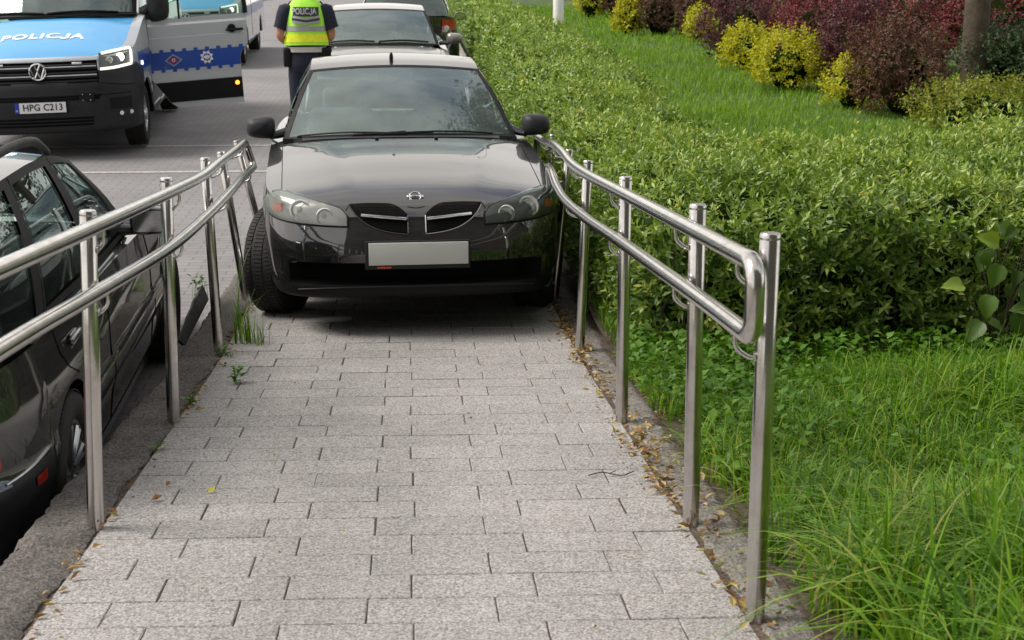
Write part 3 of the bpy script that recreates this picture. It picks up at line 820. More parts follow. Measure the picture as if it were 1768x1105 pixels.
def greenhouse(root, g):
    """cabin: windscreen, roof, rear window and sides with pillars and panes"""
    xb, yb, zb, dyb, dzb = g['ws_b']; xt, yt, zt, dyt, dzt = g['ws_t']
    B = lambda a: ((2 * a - 1) * xb, yb - dyb * (1 - (2 * a - 1)**2), zb + dzb * (1 - (2 * a - 1)**2))
    T = lambda a: ((2 * a - 1) * xt, yt - dyt * (1 - (2 * a - 1)**2), zt + dzt * (1 - (2 * a - 1)**2))
    nd = Vector((0, -1, 1.6)).normalized()
    G = glass_grid(B, T, 18, 10, g.get('bulge', 0.025), nd)
    mb = MB(); mb.grid(G); w = mb.build('windscreen', g['glass'], root)
    mb = MB(); border(mb, G, 0.022, 0.035, nd); mb.build('windscreen_seal', M['black'], w)
    # rear
    xrb, yrb, zrb, dr, dzr = g['rw_b']; xrt, yrt, zrt, drt, dzrt = g['rw_t']
    RB = lambda a: ((2 * a - 1) * xrb, yrb + dr * (1 - (2 * a - 1)**2), zrb + dzr * (1 - (2 * a - 1)**2))
    RT = lambda a: ((2 * a - 1) * xrt, yrt + drt * (1 - (2 * a - 1)**2), zrt + dzrt * (1 - (2 * a - 1)**2))
    GR = glass_grid(RB, RT, 12, 6, 0.015, Vector((0, 1, 1)))
    mb = MB(); mb.grid(GR, flip=True); mb.build('rear_window', g['glass_s'], root)
    # roof
    rz = pchip(*zip(*g['roof'])); n = 24; rows = []
    for i in range(n + 1):
        v = i / n; row = []
        for j in range(21):
            a = j / 20; t, r_ = Vector(T(a)), Vector(RT(a)); q = lerp(t, r_, v)
            u = 2 * a - 1
            cy = lerp(T(.5)[1], RT(.5)[1], v); cz = lerp(T(.5)[2], RT(.5)[2], v)
            z = q.z + (rz(cy) - cz)
            row.append(Vector((q.x, q.y, z)))
        rows.append(row)
    mb = MB(); mb.grid(rows)
    roof = mb.build('roof', g['paint'], root, ang=60)
    # sides
    st = g['stations']     # (belt y, roof y, kind of the span that follows)
    bx, bz = pchip(*zip(*g['belt_x'])), pchip(*zip(*g['belt_z']))
    edge = [(r[-1].y, r[-1].x, r[-1].z) for r in rows]
    ey = [e[0] for e in edge]
    for sgn in (1, -1):
        for k in range(len(st) - 1):
            (b0, r0, kind), (b1, r1, _) = st[k], st[k + 1]
            nn = 8; GG = []
            for i in range(nn + 1):
                a = i / nn; by, ryy = lerp(b0, b1, a), lerp(r0, r1, a)
                bp = Vector((bx(by), by, bz(by))); rp_ = Vector((np.interp(ryy, ey, [e[1] for e in edge]), ryy, np.interp(ryy, ey, [e[2] for e in edge])))
                row = []
                for j in range(7):
                    v = j / 6; q = lerp(bp, rp_, v); q.x += 0.030 * math.sin(PI * v)
                    q.x *= sgn; row.append(q)
                GG.append(row)
            if kind == 'glass':
                ins = [[p - Vector((sgn * 0.008, 0, 0)) for p in row] for row in GG]
                mb = MB(); mb.grid(ins); sw = mb.build('side_window', g['glass_s'], root)
                mb = MB(); border(mb, [[p + Vector((sgn * .002, 0, 0)) for p in row] for row in GG], 0.03, 0.06, Vector((sgn, 0, 0)), 0.0)
                mb.build('window_seal', M['black'], sw)
            else:
                pil = MB(); pil.grid(GG); pil.build('pillar', g['paint'] if kind == 'paint' else M['black'], root)
    return roof, rows, G

def make_wheel(root, x, y, r, w, rim_r, sgn, spokes=7, steer=0.0, tilt=0.0, rimmat='alloy', style='spoke'):
    """sgn +1: outer face towards +x"""
    h = empty('wheel', (x, y, r), (0, 0, steer)); h.parent = root
    mb = MB()
    prof = [(rim_r, -w * .42), (rim_r + .02, -w * .5), (r - .045, -w * .52), (r - .014, -w * .47), (r - .002, -w * .36), (r, -w * .15), (r, w * .15), (r - .002, w * .36), (r - .014, w * .47), (r - .045, w * .52), (rim_r + .02, w * .5), (rim_r, w * .42)]
    mb.lathe(prof, 56, axis='x', closed=True)
    # tread blocks
    for i in range(84):
        a = 2 * PI * i / 84
        for xx, ww, ph in ((-w * .33, w * .2, 0), (0, w * .26, .5), (w * .33, w * .2, 0)):
            aa = a + ph * 2 * PI / 84
            Mx = Matrix.Rotation(aa, 4, 'X')
            mb.box(tuple(Mx @ Vector((xx, 0, r + 0.001))), (ww, 2 * PI * r / 84 * 0.78, 0.005), M=Mx.to_3x3())
    mb.build('tyre', M['rubber'], h, ang=40)
    mb = MB(); o = w * .42 * sgn; hub = w * .30 * sgn
    mb.lathe([(rim_r, o), (rim_r - .012, o), (rim_r - .022, o * .8), (rim_r - .03, -o), (rim_r - .02, -o * 1.05)], 40, axis='x', closed=True)
    if style == 'spoke':
        for i in range(spokes):
            a = 2 * PI * i / spokes; Mx = Matrix.Rotation(a, 4, 'X').to_3x3()
            for da in (-0.11, 0.11):
                A = Mx @ Vector((hub * 1.05, 0, 0.045)); B = Matrix.Rotation(a + da, 3, 'X') @ Vector((o * .9, 0, rim_r - .018))
                mb.tube([A, B], [0.016, 0.013], 6)
        mb.lathe([(0.0, hub * 1.25), (0.045, hub * 1.2), (0.06, hub * .9), (0.06, 0)], 20, axis='x')
    else:
        mb.lathe([(rim_r - .02, o * .75), (rim_r - .06, o * .95), (rim_r * .62, o * .55), (rim_r * .45, o * .9), (0.075, o * 1.0), (0.06, o * 1.25), (0, o * 1.3)], 36, axis='x')
        for i in range(8):
            a = 2 * PI * i / 8; mb.lathe([(0.012, o * .85), (0.012, o * 1.1)], 8, axis='x', c=(0, math.cos(a) * .1, math.sin(a) * .1))
    mb.build('rim', M[rimmat], h, ang=40)
    mb = MB(); mb.lathe([(rim_r - .03, 0), (rim_r - .03, o * .25)], 30, axis='x'); mb.build('brake_disc', M['void'], h)
    return h

def mirror(root, c, sgn, size, m, arm, name='wing_mirror'):
    sx, sy, sz = size
    rings = []
    for y, k in ((-.5, .0), (-.47, .45), (-.36, .75), (-.15, .95), (.2, 1.0), (.45, .98), (.5, .92)):
        rg = []
        for j in range(20):
            w = 2 * PI * j / 20; ca, sa = math.cos(w), math.sin(w)
            X = math.copysign(abs(ca) ** .55, ca); Z = math.copysign(abs(sa) ** .6, sa)
            rg.append((c[0] + X * sx / 2 * k, c[1] + y * sy, c[2] + Z * sz / 2 * k * (1 - 0.12 * X * sgn)))
        rings.append(rg)
    mb = MB(); mb.loft(rings)
    o = mb.build(name, m, root, ang=50)
    g_ = MB(); g_.grid([[(c[0] + u * sx * .42, c[1] + sy * .5 + .003, c[2] + v * sz * .38) for v in (-1, 1)] for u in (-1, 1)])
    g_.build('mirror_glass', M['chrome'], o, ang=0)
    a = MB(); a.tube([(c[0] - sgn * sx * .35, c[1], c[2] - sz * .4), arm], [0.035, 0.05], 10, flat=.6); a.build('mirror_arm', M['plastic'], o)
    return o

def wiper(root, pts, r=0.007):
    mb = MB(); mb.tube(pts, r, 6); mb.tube([pts[0], Vector(pts[0]) + Vector((0, 0, -.03))], 0.014, 8)
    return mb.build('wiper', M['black'], root)

def text_mesh(txt, size, m, name, parent, fn=None, ext=0.0015, bold=0.0, sx=1.0, shear=0.0, align='CENTER', spacing=1.0):
    cu = bpy.data.curves.new(name, 'FONT'); cu.body = txt; cu.size = size; cu.extrude = ext; cu.align_x = align; cu.align_y = 'CENTER'
    cu.offset = bold; cu.shear = shear; cu.space_character = spacing; cu.resolution_u = 3
    tmp = bpy.data.objects.new('tmp_text', cu); COL.objects.link(tmp)
    dg = bpy.context.evaluated_depsgraph_get(); me = bpy.data.meshes.new_from_object(tmp.evaluated_get(dg))
    bpy.data.objects.remove(tmp); bpy.data.curves.remove(cu)
    me.name = name; me.materials.clear(); me.materials.append(m)
    if fn:
        bm = bmesh.new(); bm.from_mesh(me)
        bmesh.ops.triangulate(bm, faces=[f for f in bm.faces if len(f.verts) > 4])
        for v in bm.verts:
            q = fn(v.co.x * sx, v.co.y, v.co.z)
            if q is not None: v.co = q
        bm.to_mesh(me); bm.free()
    return put(name, me, parent)

def policja(size, m, name, parent, fn, bold, sx, shear=0.0, spacing=1.0, total=4.1):
    w = size * .62 * spacing; d = size * .34
    text_mesh('POLIC', size, m, name, parent, lambda x, y, z: fn(x * sx + (w * .62 + d) * sx, y, z), bold=bold, shear=shear, align='RIGHT', spacing=spacing)
    text_mesh('A', size, m, name, parent, lambda x, y, z: fn(x * sx + (w * 1.50 + d) * sx, y, z), bold=bold, shear=shear, align='LEFT', spacing=spacing)
    h = size * .352; cx = w * 1.06 + d; r = size * .17; t_ = size * .062 + bold
    c_ = [(cx + r, h)] + [(cx + r, h * (1 - k * .5)) for k in (1, 2)] + [(cx + r * math.cos(a), -h + r + r * math.sin(a)) for a in np.linspace(0, -PI, 9)] + [(cx - r, -h + r * 1.25)]
    L_, R_ = [], []
    for i, (x, y) in enumerate(c_):
        a, b = c_[max(i - 1, 0)], c_[min(i + 1, len(c_) - 1)]; dx, dy = b[0] - a[0], b[1] - a[1]; l = math.hypot(dx, dy)
        for lst, s_ in ((L_, 1), (R_, -1)): lst.append((x - dy / l * t_ * s_ + shear * y, y + dx / l * t_ * s_))
    mb = MB(); mb.grid([[fn(p[0] * sx, p[1], .0015) for p in row] for row in (L_, R_)]); mb.build(name, m, parent, ang=0)

def seats(root, ys, x, m, zf=0.28, top=1.12, w=0.50):
    for yy in ys:
        for sx in (-1, 1):
            mb = MB()
            mb.box((sx * x, yy - .02, zf + .13), (w, .52, .16), bev=.05)
            mb.box((sx * x, yy + .30, (zf + top - .22) / 2 + .1), (w - .04, .14, top - .22 - zf), bev=.055, M=Matrix.Rotation(R(-10), 3, 'X'))
            s_ = mb.build('seat', m, root)
            hb = MB(); hb.box((sx * x, yy + .40, top - .07), (.27, .10, .17), bev=.045); hb.build('headrest', m, s_)

def steering(root, c, tilt=R(62), r=0.185):
    mb = MB(); Mx = Matrix.Rotation(tilt, 3, 'X')
    mb.tube([Mx @ Vector((math.cos(t) * r, math.sin(t) * r, 0)) + Vector(c) for t in np.linspace(0, 2 * PI, 33)[:-1]], 0.014, 8, closed=True)
    for t in (R(-10), R(190), R(270)): mb.tube([Vector(c), Mx @ Vector((math.cos(t) * r, math.sin(t) * r, 0)) + Vector(c)], 0.016, 6)
    mb.lathe([(0, -.02), (.06, -.015), (.06, .02), (0, .03)], 14, axis='z', c=(0, 0, 0))
    k = len(mb.v) - 14 * 4
    for i in range(k, len(mb.v)): mb.v[i] = tuple(Mx @ Vector(mb.v[i]) + Vector(c))
    return mb.build('steering_wheel', M['plastic'], root)

def car_side_cls(lo_name='body'):
    return lambda x, y, z: 'body'

# ------------------------------------------------------------------ the dark hatchback on the ramp
def hatchback():
    bp = M['black_paint']
    yaw = R(2.9)
    base_z = ramp_z(8.28) + 0.026 * 0.88 - .004
    root = empty('parked_car', (0.028, 7.40, base_z), (-math.atan(0.026), 0, yaw))
    tag(root, 'black hatchback with blank pale number plate wedged between the ramp handrails', 'car', 'parked cars')
    def notch(x, z):
        w = min(max((0.62 - abs(x)) / 0.05, 0), 1); h = min(max((z - 0.285) / 0.02, 0), 1) * min(max((0.405 - z) / 0.02, 0), 1)
        return -0.075 * w * h
    sp = dict(plan=[(0, .10), (.25, .108), (.45, .135), (.60, .19), (.70, .29), (.755, .45), (.78, .7), (.795, 1.1), (.805, 1.6), (.81, 2.4), (.80, 3.2), (.76, 3.8), (.66, 4.05), (.4, 4.14), (0, 4.16)],
        hw=.81, len=4.16, wheels=(.87, 3.405), arch=.345, rw=.31, K=190, L=40,
        zs=[(.10, .69), (.2, .705), (.3, .728), (.5, .750), (.8, .785), (1.2, .83), (1.6, .875), (2.0, .90), (3, .93), (4.16, .95)],
        zc=[(.10, .69), (.14, .715), (.22, .752), (.35, .790), (.55, .826), (.8, .866), (1.2, .912), (1.6, .955), (4.16, .97)],
        fp=[(.17, .0), (.21, .06), (.25, .082), (.285, .092), (.36, .10), (.44, .10), (.50, .092), (.56, .072), (.62, .045), (.67, .018), (.70, .0), (.75, 0)],
        sidep=[(.18, -.035), (.25, 0), (.4, .028), (.55, .04), (.68, .036), (.76, .02), (.85, .005), (.92, 0)],
        rp=[(.2, .02), (.35, .08), (.5, .09), (.6, .06), (.8, .03), (.95, 0)],
        zb=[(0, .228), (.4, .222), (.9, .20), (3.4, .20), (4.16, .26)], notch=notch, crown=2.2,
        cabin=(1.66, 3.86), xin=.735,
        cls=lambda x, y, z: 'intake' if (y < .6 and abs(x) < .665 and .287 < z < .396) else ('lip' if (y < .6 and z < .287) else 'bumper' if (y < .5 and z < .585) else 'body'),
        deckcls=lambda x, y, z, u=0: 'bonnet' if (y < 1.62 and abs(x) < .735 and y > .12) else 'body',
        deck=lambda x, y: (0.008 * math.exp(-((abs(x) - (.30 + .14 * y)) / .05)**2) * min(max((1.5 - y) / .3, 0), 1) * min(max((y - .2) / .3, 0), 1)),
        parts=dict(body=('body', bp), bonnet=('bonnet', bp), bumper=('front_bumper', bp), intake=('lower_intake', M['void']), lip=('front_lip', M['lip']), liner=('wheel_arch_liner', M['void'])))
    c = Car(root, sp); c.skin()
    greenhouse(root, dict(ws_b=(.74, 1.80, .908, .28, .037), ws_t=(.565, 2.50, 1.322, .10, .033), rw_b=(.64, 4.02, .96, .10, .02), rw_t=(.54, 3.72, 1.33, .10, .033),
        roof=[(2.40, 1.355), (2.6, 1.393), (3.0, 1.425), (3.4, 1.418), (3.82, 1.363)], paint=bp, glass=M['glass'], glass_s=M['glass_side'],
        belt_x=[(1.78, .74), (2.4, .745), (3.4, .72), (4.02, .64)], belt_z=[(1.78, .915), (2.6, .93), (4.02, .96)],
        stations=[(1.80, 2.50, 'paint'), (1.93, 2.57, 'glass'), (2.72, 2.76, 'black'), (2.84, 2.88, 'glass'), (3.5, 3.44, 'paint'), (4.02, 3.72, 'end')]))
    # cowl under the wipers
    mb = MB(); G = []
    for i in range(25):
        u = -1 + i / 12; x = u * .735; yb = 1.80 - .28 * (1 - u * u); zb = .915 + .03 * (1 - u * u)
        G.append([(x, yb - .085, (c.top(x, yb - .085) or Vector((0, 0, zb))).z + .002), (x, yb - .03, zb + .006), (x, yb + .03, zb + .004), (x, yb + .06, zb - .05)])
    mb.grid(G); mb.build('cowl', M['plastic'], root)
    # head lamps
    for sg in (-1, 1):
        hi = pchip([.355, .39, .5, .62, .70, .755, .80], [.636, .676, .708, .736, .746, .738, .690])
        lo = pchip([.355, .45, .6, .70, .76, .80], [.588, .591, .600, .611, .627, .657])
        H = lambda x: hi(abs(x)); Lo = lambda x: lo(abs(x))
        inset = lambda f, d: (lambda x: f(x) + d)
        hd, _, E = c.patch('headlight', inset(Lo, -.004), inset(H, .004), sg * .350, sg * .802, 26, 8, .002, M['black'])
        c.patch('housing', inset(Lo, .004), inset(H, -.004), sg * .362, sg * .792, 26, 8, .006, M['hl_house'] if sg < 0 else M['hl_house_dark'], parent=hd)
        for cx, cz, r in ((.475, .640, .040), (.60, .668, .050)):
            p, n = c.hit((sg * cx, -3, cz), (0, 1, 0)); n = (n + Vector((0, -1.5, 0.1))).normalized()
            Q = n.to_track_quat('Z', 'Y').to_matrix(); mb = MB(); o = p + Vector((0, -.004, 0))
            mb.lathe([(r * 1.12, 0.0), (r * 1.12, .006), (r, .008), (r * .8, .001), (r * .5, -.006), (r * .2, -.008), (0, -.008)], 28, axis='z')
            mb.v = [tuple(Q @ Vector(v) + o) for v in mb.v]; mb.build('lamp_bowl', M['reflector'], hd, ang=60)
            mb = MB(); mb.lathe([(0, .009), (r * .3, .006), (r * .36, -.004)], 16, axis='z'); mb.v = [tuple(Q @ Vector(v) + o) for v in mb.v]; mb.build('bulb', M['glass'] if sg > 0 else M['lens'], hd)
        c.patch('indicator', lambda x: .652, lambda x: .692, sg * .690, sg * .738, 5, 4, .010, M['amber'], parent=hd)
        c.patch('lens', inset(Lo, .001), inset(H, -.001), sg * .357, sg * .797, 30, 10, .010, M['lens'] if sg < 0 else M['lens_clear'], parent=hd, bulge=.010)
        # grille half
        gh = pchip([.045, .07, .10, .15, .25, .345], [.645, .668, .688, .700, .702, .698]); gl = pchip([.045, .12, .20, .27, .315, .345], [.552, .560, .578, .612, .652, .694])
        g, GG, E = c.patch('grille', lambda x: gl(abs(x)), lambda x: gh(abs(x)), sg * .046, sg * .343, 22, 8, .003, M['void'])
        mb = MB()
        for i in range(30):
            x = sg * (.052 + .0092 * i); z0, z1 = gl(abs(x)) + .004, gh(abs(x)) - .004
            pts = [c.front(x, z, .0075) for z in np.linspace(z0, z1, 5)]
            mb.tube(pts, .0009, 4)
        for z in np.arange(.565, .70, .012):
            xs_ = [x for x in np.linspace(.05, .325, 24) if gl(x) + .003 < z < gh(x) - .003]
            if len(xs_) > 2: mb.tube([c.front(sg * x, z, .0065) for x in xs_], .0009, 4)
        mb.build('mesh', M['black'], g)
        mb = MB(); zz = lambda x: .620 + .022 * (abs(x) - .05) / .25
        mb.tube([c.front(sg * x, zz(x), .016) for x in np.linspace(.052, .285, 16)], .0095, 8, flat=.8); mb.build('chrome_bar', M['chrome'], g)
        mb = MB(); mb.tube([c.front(sg * x, gl(x) - .004, .004) for x in np.linspace(.046, .343, 26)], .0022, 6)
        mb.tube([c.front(sg * .046, z, .006) for z in np.linspace(.555, .64, 6)], .003, 6)
        mb.build('grille_trim', M['alloy'] if sg > 0 else bp, g)
        # fender and bonnet gaps
        c.seam([c.top(sg * lerp(.70, .732, t), lerp(.36, 1.60, t), .0005) for t in np.linspace(0, 1, 30)], .0022)
        c.seam([c.front(sg * x, z, .0005) for x, z in zip(np.linspace(.345, .365, 6), np.linspace(.698, .668, 6))], .0022)
        c.seam([c.side(y, .60 - .02 * math.sin(y * 3), sg, .0005) for y in np.linspace(.52, .5, 3)], .002)
        c.seam([c.side(lerp(1.52, 1.46, t), lerp(.86, .25, t), sg, .0005) for t in np.linspace(0, 1, 16)], .0025)
        c.seam([c.side(2.74, lerp(.90, .25, t), sg, .0005) for t in np.linspace(0, 1, 12)], .0025)
        mirror(root, (sg * .875, 1.86, .985), sg, (.18, .15, .135), M['plastic'], (sg * .72, 1.93, .95))
        for yy in (2.55,): pass
    # bonnet front edge and bumper lines
    c.seam([c.front(x, .688 - .010 * math.cos(x / .05) ** 2 * (abs(x) < .075), .0005) for x in np.linspace(-.045, .045, 9)], .0022)
    c.seam([c.front(x, .278 - .02 * (abs(x) / .62)**4, .001) for x in np.linspace(-.62, .62, 40)], .004, 'bumper_crease', M['plastic'])
    mb = MB()
    for i in range(34):
        x = -.56 + 1.12 * i / 33; mb.box((x, .105 + .12 * x * x, .347), (.006, .02, .10))
    for z in (.32, .36): mb.tube([(x, .10 + .12 * x * x, z) for x in np.linspace(-.59, .59, 20)], .005, 6)
    mb.build('intake_grid', M['void'], c.o_intake)
    # plate and holder
    y0 = -.018; hb = MB(); hb.box((0, y0 + .012, .447), (.545, .016, .148), bev=.004); h = hb.build('plate_holder', M['plastic'], root)
    pb = MB(); pb.box((.004, y0, .454), (.515, .006, .116), bev=.002); pb.build('number_plate', M['plate_grey'], root)
    text_mesh('NISSAN', .014, M['orange'], 'holder_lettering', h, lambda x, y, z: Vector((x * 1.5 - .175, y0 + .0025 - z,   .383 + y)), bold=.0006)
    # bonnet badge: ring with a bar
    p, n = c.hit((0, -3, .725), (0, 1, 0)); Q = Matrix.Rotation(R(58), 3, 'X'); b = MB()
    b.tube([Q @ Vector((.030 * math.cos(t), .025 * math.sin(t), 0)) + p + n * .006 for t in np.linspace(0, 2 * PI, 29)[:-1]], .0042, 8, closed=True)
    b.box(p + n * .006, (.088, .014, .006), bev=.002, M=Q); bd = b.build('bonnet_badge', M['chrome'], root)
    text_mesh('NISSAN', .0085, M['black'], 'badge_lettering', bd, lambda x, y, z: Q @ Vector((x * 1.35, y, z + .0035)) + p + n * .006, bold=.0003)
    # washer jets, aerial
    for x in (-.16, .20):
        mb = MB(); q = c.top(x, 1.42, 0); mb.box(q + Vector((0, 0, .004)), (.022, .03, .012), bev=.004); mb.build('washer_jet', M['black'], root)
    mb = MB(); mb.lathe([(0.012, 0), (.014, .02), (.010, .045), (.002, .055)], 12, axis='z', c=(-.02, 2.56, 1.383))
    mb.build('aerial', M['black'], root)
    # wipers along the lower edge
    W = lambda u, v: Vector((u * lerp(.74, .565, v), lerp(1.80 - .28 * (1 - u * u), 2.5 - .1 * (1 - u * u), v), lerp(.908 + .037 * (1 - u * u), 1.322 + .033 * (1 - u * u), v))) + Vector((0, -.53, .85)) * (.016 + .025 * math.sin(PI * v))
    for (u0, u1, ux) in ((-.86, -.12, -.15), (.02, .78, .08)):
        wiper(root, [W(lerp(u0, u1, t), .02 + .015 * math.sin(PI * t)) for t in np.linspace(0, 1, 12)], .006)
        wiper(root, [W(ux - .25 + .0 * 1, .005), W(ux + .0, .015), W(ux + .18, .03)], .008)
    # wheels: front pair steered towards the left of the picture
    st = R(-24)
    for yy, s_ in ((.87, st), (3.405, 0)):
        for sg in (-1, 1): make_wheel(root, sg * .735, yy, .302, .19, .19, sg, steer=s_)
    # cabin
    db = MB(); G = []
    for i in range(17):
        u = -1 + i / 8; yb = 1.80 - .28 * (1 - u * u)
        G.append([(u * .68, yb + .02, .905), (u * .68, yb + .25, .925), (u * .66, 2.28, .915), (u * .66, 2.34, .86), (u * .66, 2.30, .5)])
    db.grid(G); db.box((.36, 2.28, .93), (.34, .16, .07), bev=.03); db.build('dashboard', M['interior'], root)
    fb = MB(); fb.box((0, 2.95, .27), (1.38, 2.0, .04)); fb.box((0, 3.75, .55), (1.3, .05, .6)); fb.build('cabin_floor', M['interior'], root)
    steering(root, (.36, 2.40, .90)); seats(root, (2.65,), .36, M['interior'], top=1.17); seats(root, (3.35,), .34, M['interior'], top=1.10, w=.6)
    for sx in (-.32, .33):
        vb = MB(); vb.box((sx, 2.50, 1.295), (.40, .17, .014), bev=.006, M=Matrix.Rotation(R(24), 3, 'X')); vb.build('sun_visor', M['interior_light'], root)
    vb = MB(); vb.box((-.01, 2.46, 1.275), (.23, .03, .06), bev=.012); vb.tube([(-.01, 2.46, 1.29), (-.01, 2.44, 1.34)], .01, 6); vb.build('rear_view_mirror', M['plastic'], root)
    vb = MB(); vb.grid([[(u * .52, y, 1.322 + .03 * (1 - u * u) + .03 * math.sin((y - 2.5) * 2.4)) for y in np.linspace(2.52, 3.7, 8)] for u in np.linspace(-1, 1, 7)]); vb.build('roof_lining', M['interior_light'], root)
    return root
hatchback()

# ------------------------------------------------------------------ estate car beside the ramp, seen from behind
def estate():
    gp = M['graphite_paint']
    yaw = PI + R(1.5)
    wx, wy = -1.245, 5.25                       # rear right wheel
    root = empty('parked_car', (0, 0, 0), (0, 0, 0))
    tag(root, 'dark grey estate car with roof rails beside the ramp, cut off by the left edge', 'car', 'parked cars')
    off = Matrix.Rotation(yaw, 3, 'Z') @ Vector((-.86, 3.55, 0))
    px, py = wx - off.x, wy - off.y
    pitch = -math.atan(.028)                   # the car points up the road, so local +y runs downhill
    root.location = (px, py, road_z(py) + 0.0); root.rotation_euler = (pitch, 0, yaw)
    sp = dict(plan=[(0, .10), (.4, .12), (.62, .2), (.74, .35), (.79, .6), (.815, 1.0), (.83, 2), (.83, 3), (.815, 3.8), (.77, 4.2), (.62, 4.42), (.3, 4.5), (0, 4.5)],
        hw=.83, len=4.5, wheels=(.85, 3.55), arch=.35, rw=.31, K=190, L=36,
        zs=[(.1, .68), (.4, .71), (1.0, .79), (1.6, .86), (2.5, .885), (4.5, .91)], zc=[(.1, .68), (.3, .74), (.7, .82), (1.45, .91), (4.5, .95)],
        fp=[(.18, .02), (.3, .09), (.45, .10), (.55, .08), (.68, .0)], sidep=[(.18, -.03), (.25, 0), (.40, .022), (.47, .04), (.52, .04), (.56, .026), (.7, .026), (.8, .012), (.9, -.006)],
        rp=[(.2, .02), (.35, .09), (.52, .10), (.58, .05), (.8, .03), (.95, 0)], zb=[(0, .2), (.4, .2), (.9, .165), (3.6, .165), (4.5, .25)], cabin=(1.6, 4.35), xin=.785, crown=2.4,
        cls=lambda x, y, z: 'bumper' if (y < .5 and z < .545) else 'rear_bumper' if (y > 3.88 and z < .545) else 'body', deckcls=lambda x, y, z, u=0: 'bonnet' if y < 1.55 else 'body',
        parts=dict(body=('body', gp), bonnet=('bonnet', gp), bumper=('front_bumper', M['plastic']), rear_bumper=('rear_bumper', M['plastic']), liner=('wheel_arch_liner', M['void'])))
    c = Car(root, sp); c.skin()
    roof, rows, G = greenhouse(root, dict(ws_b=(.79, 1.80, .890, .26, .035), ws_t=(.675, 2.47, 1.325, .10, .035), rw_b=(.75, 4.42, .95, .06, .0), rw_t=(.65, 4.10, 1.37, .06, .04),
        roof=[(2.37, 1.36), (2.55, 1.402), (2.8, 1.434), (3.2, 1.452), (3.6, 1.45), (4.16, 1.41)], paint=gp, glass=M['glass'], glass_s=M['glass_side'],
        belt_x=[(1.8, .79), (2.6, .80), (3.6, .79), (4.42, .75)], belt_z=[(1.8, .895), (2.6, .905), (4.42, .95)],
        stations=[(1.80, 2.47, 'black'), (1.90, 2.55, 'glass'), (2.73, 2.87, 'black'), (2.83, 2.95, 'glass'), (3.63, 3.48, 'black'), (3.73, 3.56, 'glass'), (4.25, 3.98, 'paint'), (4.42, 4.10, 'end')]))
    for sg in (-1, 1):
        e = [Vector((r[2].x if sg < 0 else r[-3].x, r[2].y, r[2].z)) for r in rows]
        def rz_(y): return float(np.interp(y, [v.y for v in e], [v.z for v in e]))
        xx = sg * .625
        pts = [(xx, 2.63, rz_(2.63) - .005), (xx, 2.72, rz_(2.72) + .02), (xx, 2.90, rz_(2.90) + .05), (xx, 3.3, rz_(3.3) + .06), (xx, 3.75, rz_(3.75) + .058), (xx, 3.95, rz_(3.95) + .03), (xx, 4.02, rz_(4.0) - .005)]
        mb = MB(); mb.tube(catmull(pts, 6), .014, 10, flat=1.3); mb.build('roof_rail', M['plastic'], root)
        mirror(root, (sg * .93, 1.92, .97), sg, (.20, .14, .13), gp, (sg * .75, 1.98, .93))
        for ya, yb in ((1.66, 1.60), (2.80, 2.80), (3.62, 3.20)):
            pass
        c.seam([c.side(lerp(1.62, 1.56, t), lerp(.86, .27, t), sg, .0005) for t in np.linspace(0, 1, 14)], .003)
        c.seam([c.side(2.79, lerp(.88, .27, t), sg, .0005) for t in np.linspace(0, 1, 14)], .003)
        c.seam([c.side(y, z, sg, .0005) for y, z in ((3.66, .90), (3.64, .80), (3.56, .725), (3.42, .665))], .003)
        c.seam([c.side(y, .27, sg, .0005) for y in np.linspace(1.56, 3.1, 12)], .003)
        c.seam([c.side(y, .548, sg, .001) for y in np.linspace(1.25, 3.1, 22)], .005, 'side_moulding', M['plastic'])
        c.seam([c.side(y, .548, sg, .001) for y in np.linspace(3.92, 4.30, 10)], .005, 'side_moulding', M['alloy'])
        mb = MB(); Gp = [[c.side(y, z, sg, .006) for z in (.470 + (y - 4.03) * .10, .508 + (y - 4.03) * .05)] for y in (4.03, 4.07, 4.10, 4.135)]
        mb.grid(Gp); mb.build('side_reflector', M['red_lens'], root)
        for yy in (2.60, 3.42):
            mb = MB(); q = c.side(yy, .80, sg, .012); mb.box(q, (.02, .19, .03), bev=.009); q2 = c.side(yy, .795, sg, .001); mb.box(q2, (.008, .12, .055), bev=.003); mb.build('door_handle', gp, root)
        for y0, y1, z0, z1, m_ in ((4.30, 4.43, .60, .86, 'red_lens'),):
            mb = MB(); mb.grid([[c.side(lerp(y0, y1, a), lerp(z0, z1, b), sg, .006) or Vector((sg * .7, 4.3, .7)) for b in np.linspace(0, 1, 4)] for a in np.linspace(0, 1, 5)]); mb.build('tail_light', M[m_], root)
        lo = lambda x: .57; hi = lambda x: .685
        c.patch('headlight', lo, hi, sg * .45, sg * .74, 10, 4, .01, M['lens_clear'])
        for yy in (.85, 3.55): make_wheel(root, sg * .755, yy, .31, .195, .20, sg, spokes=9)
    seats(root, (2.62,), .37, M['interior'], top=1.18); seats(root, (3.45,), .36, M['interior'], top=1.10, w=.6)
    fb = MB(); fb.box((0, 3.1, .27), (1.4, 2.4, .04)); fb.box((0, 3.95, .7), (1.36, .5, .3)); fb.box((0, 2.0, .82), (1.36, .5, .12), bev=.05); fb.build('cabin_floor', M['interior'], root)
    steering(root, (.37, 2.36, .90), R(62))
    return root
estate()

# ------------------------------------------------------------------ police vans
def star_pts(cx, cz, r0, r1, n, rot=0.0):
    return [(cx + (r0 if i % 2 == 0 else r1) * math.cos(PI * i / n + rot), cz + (r0 if i % 2 == 0 else r1) * math.sin(PI * i / n + rot)) for i in range(2 * n)]

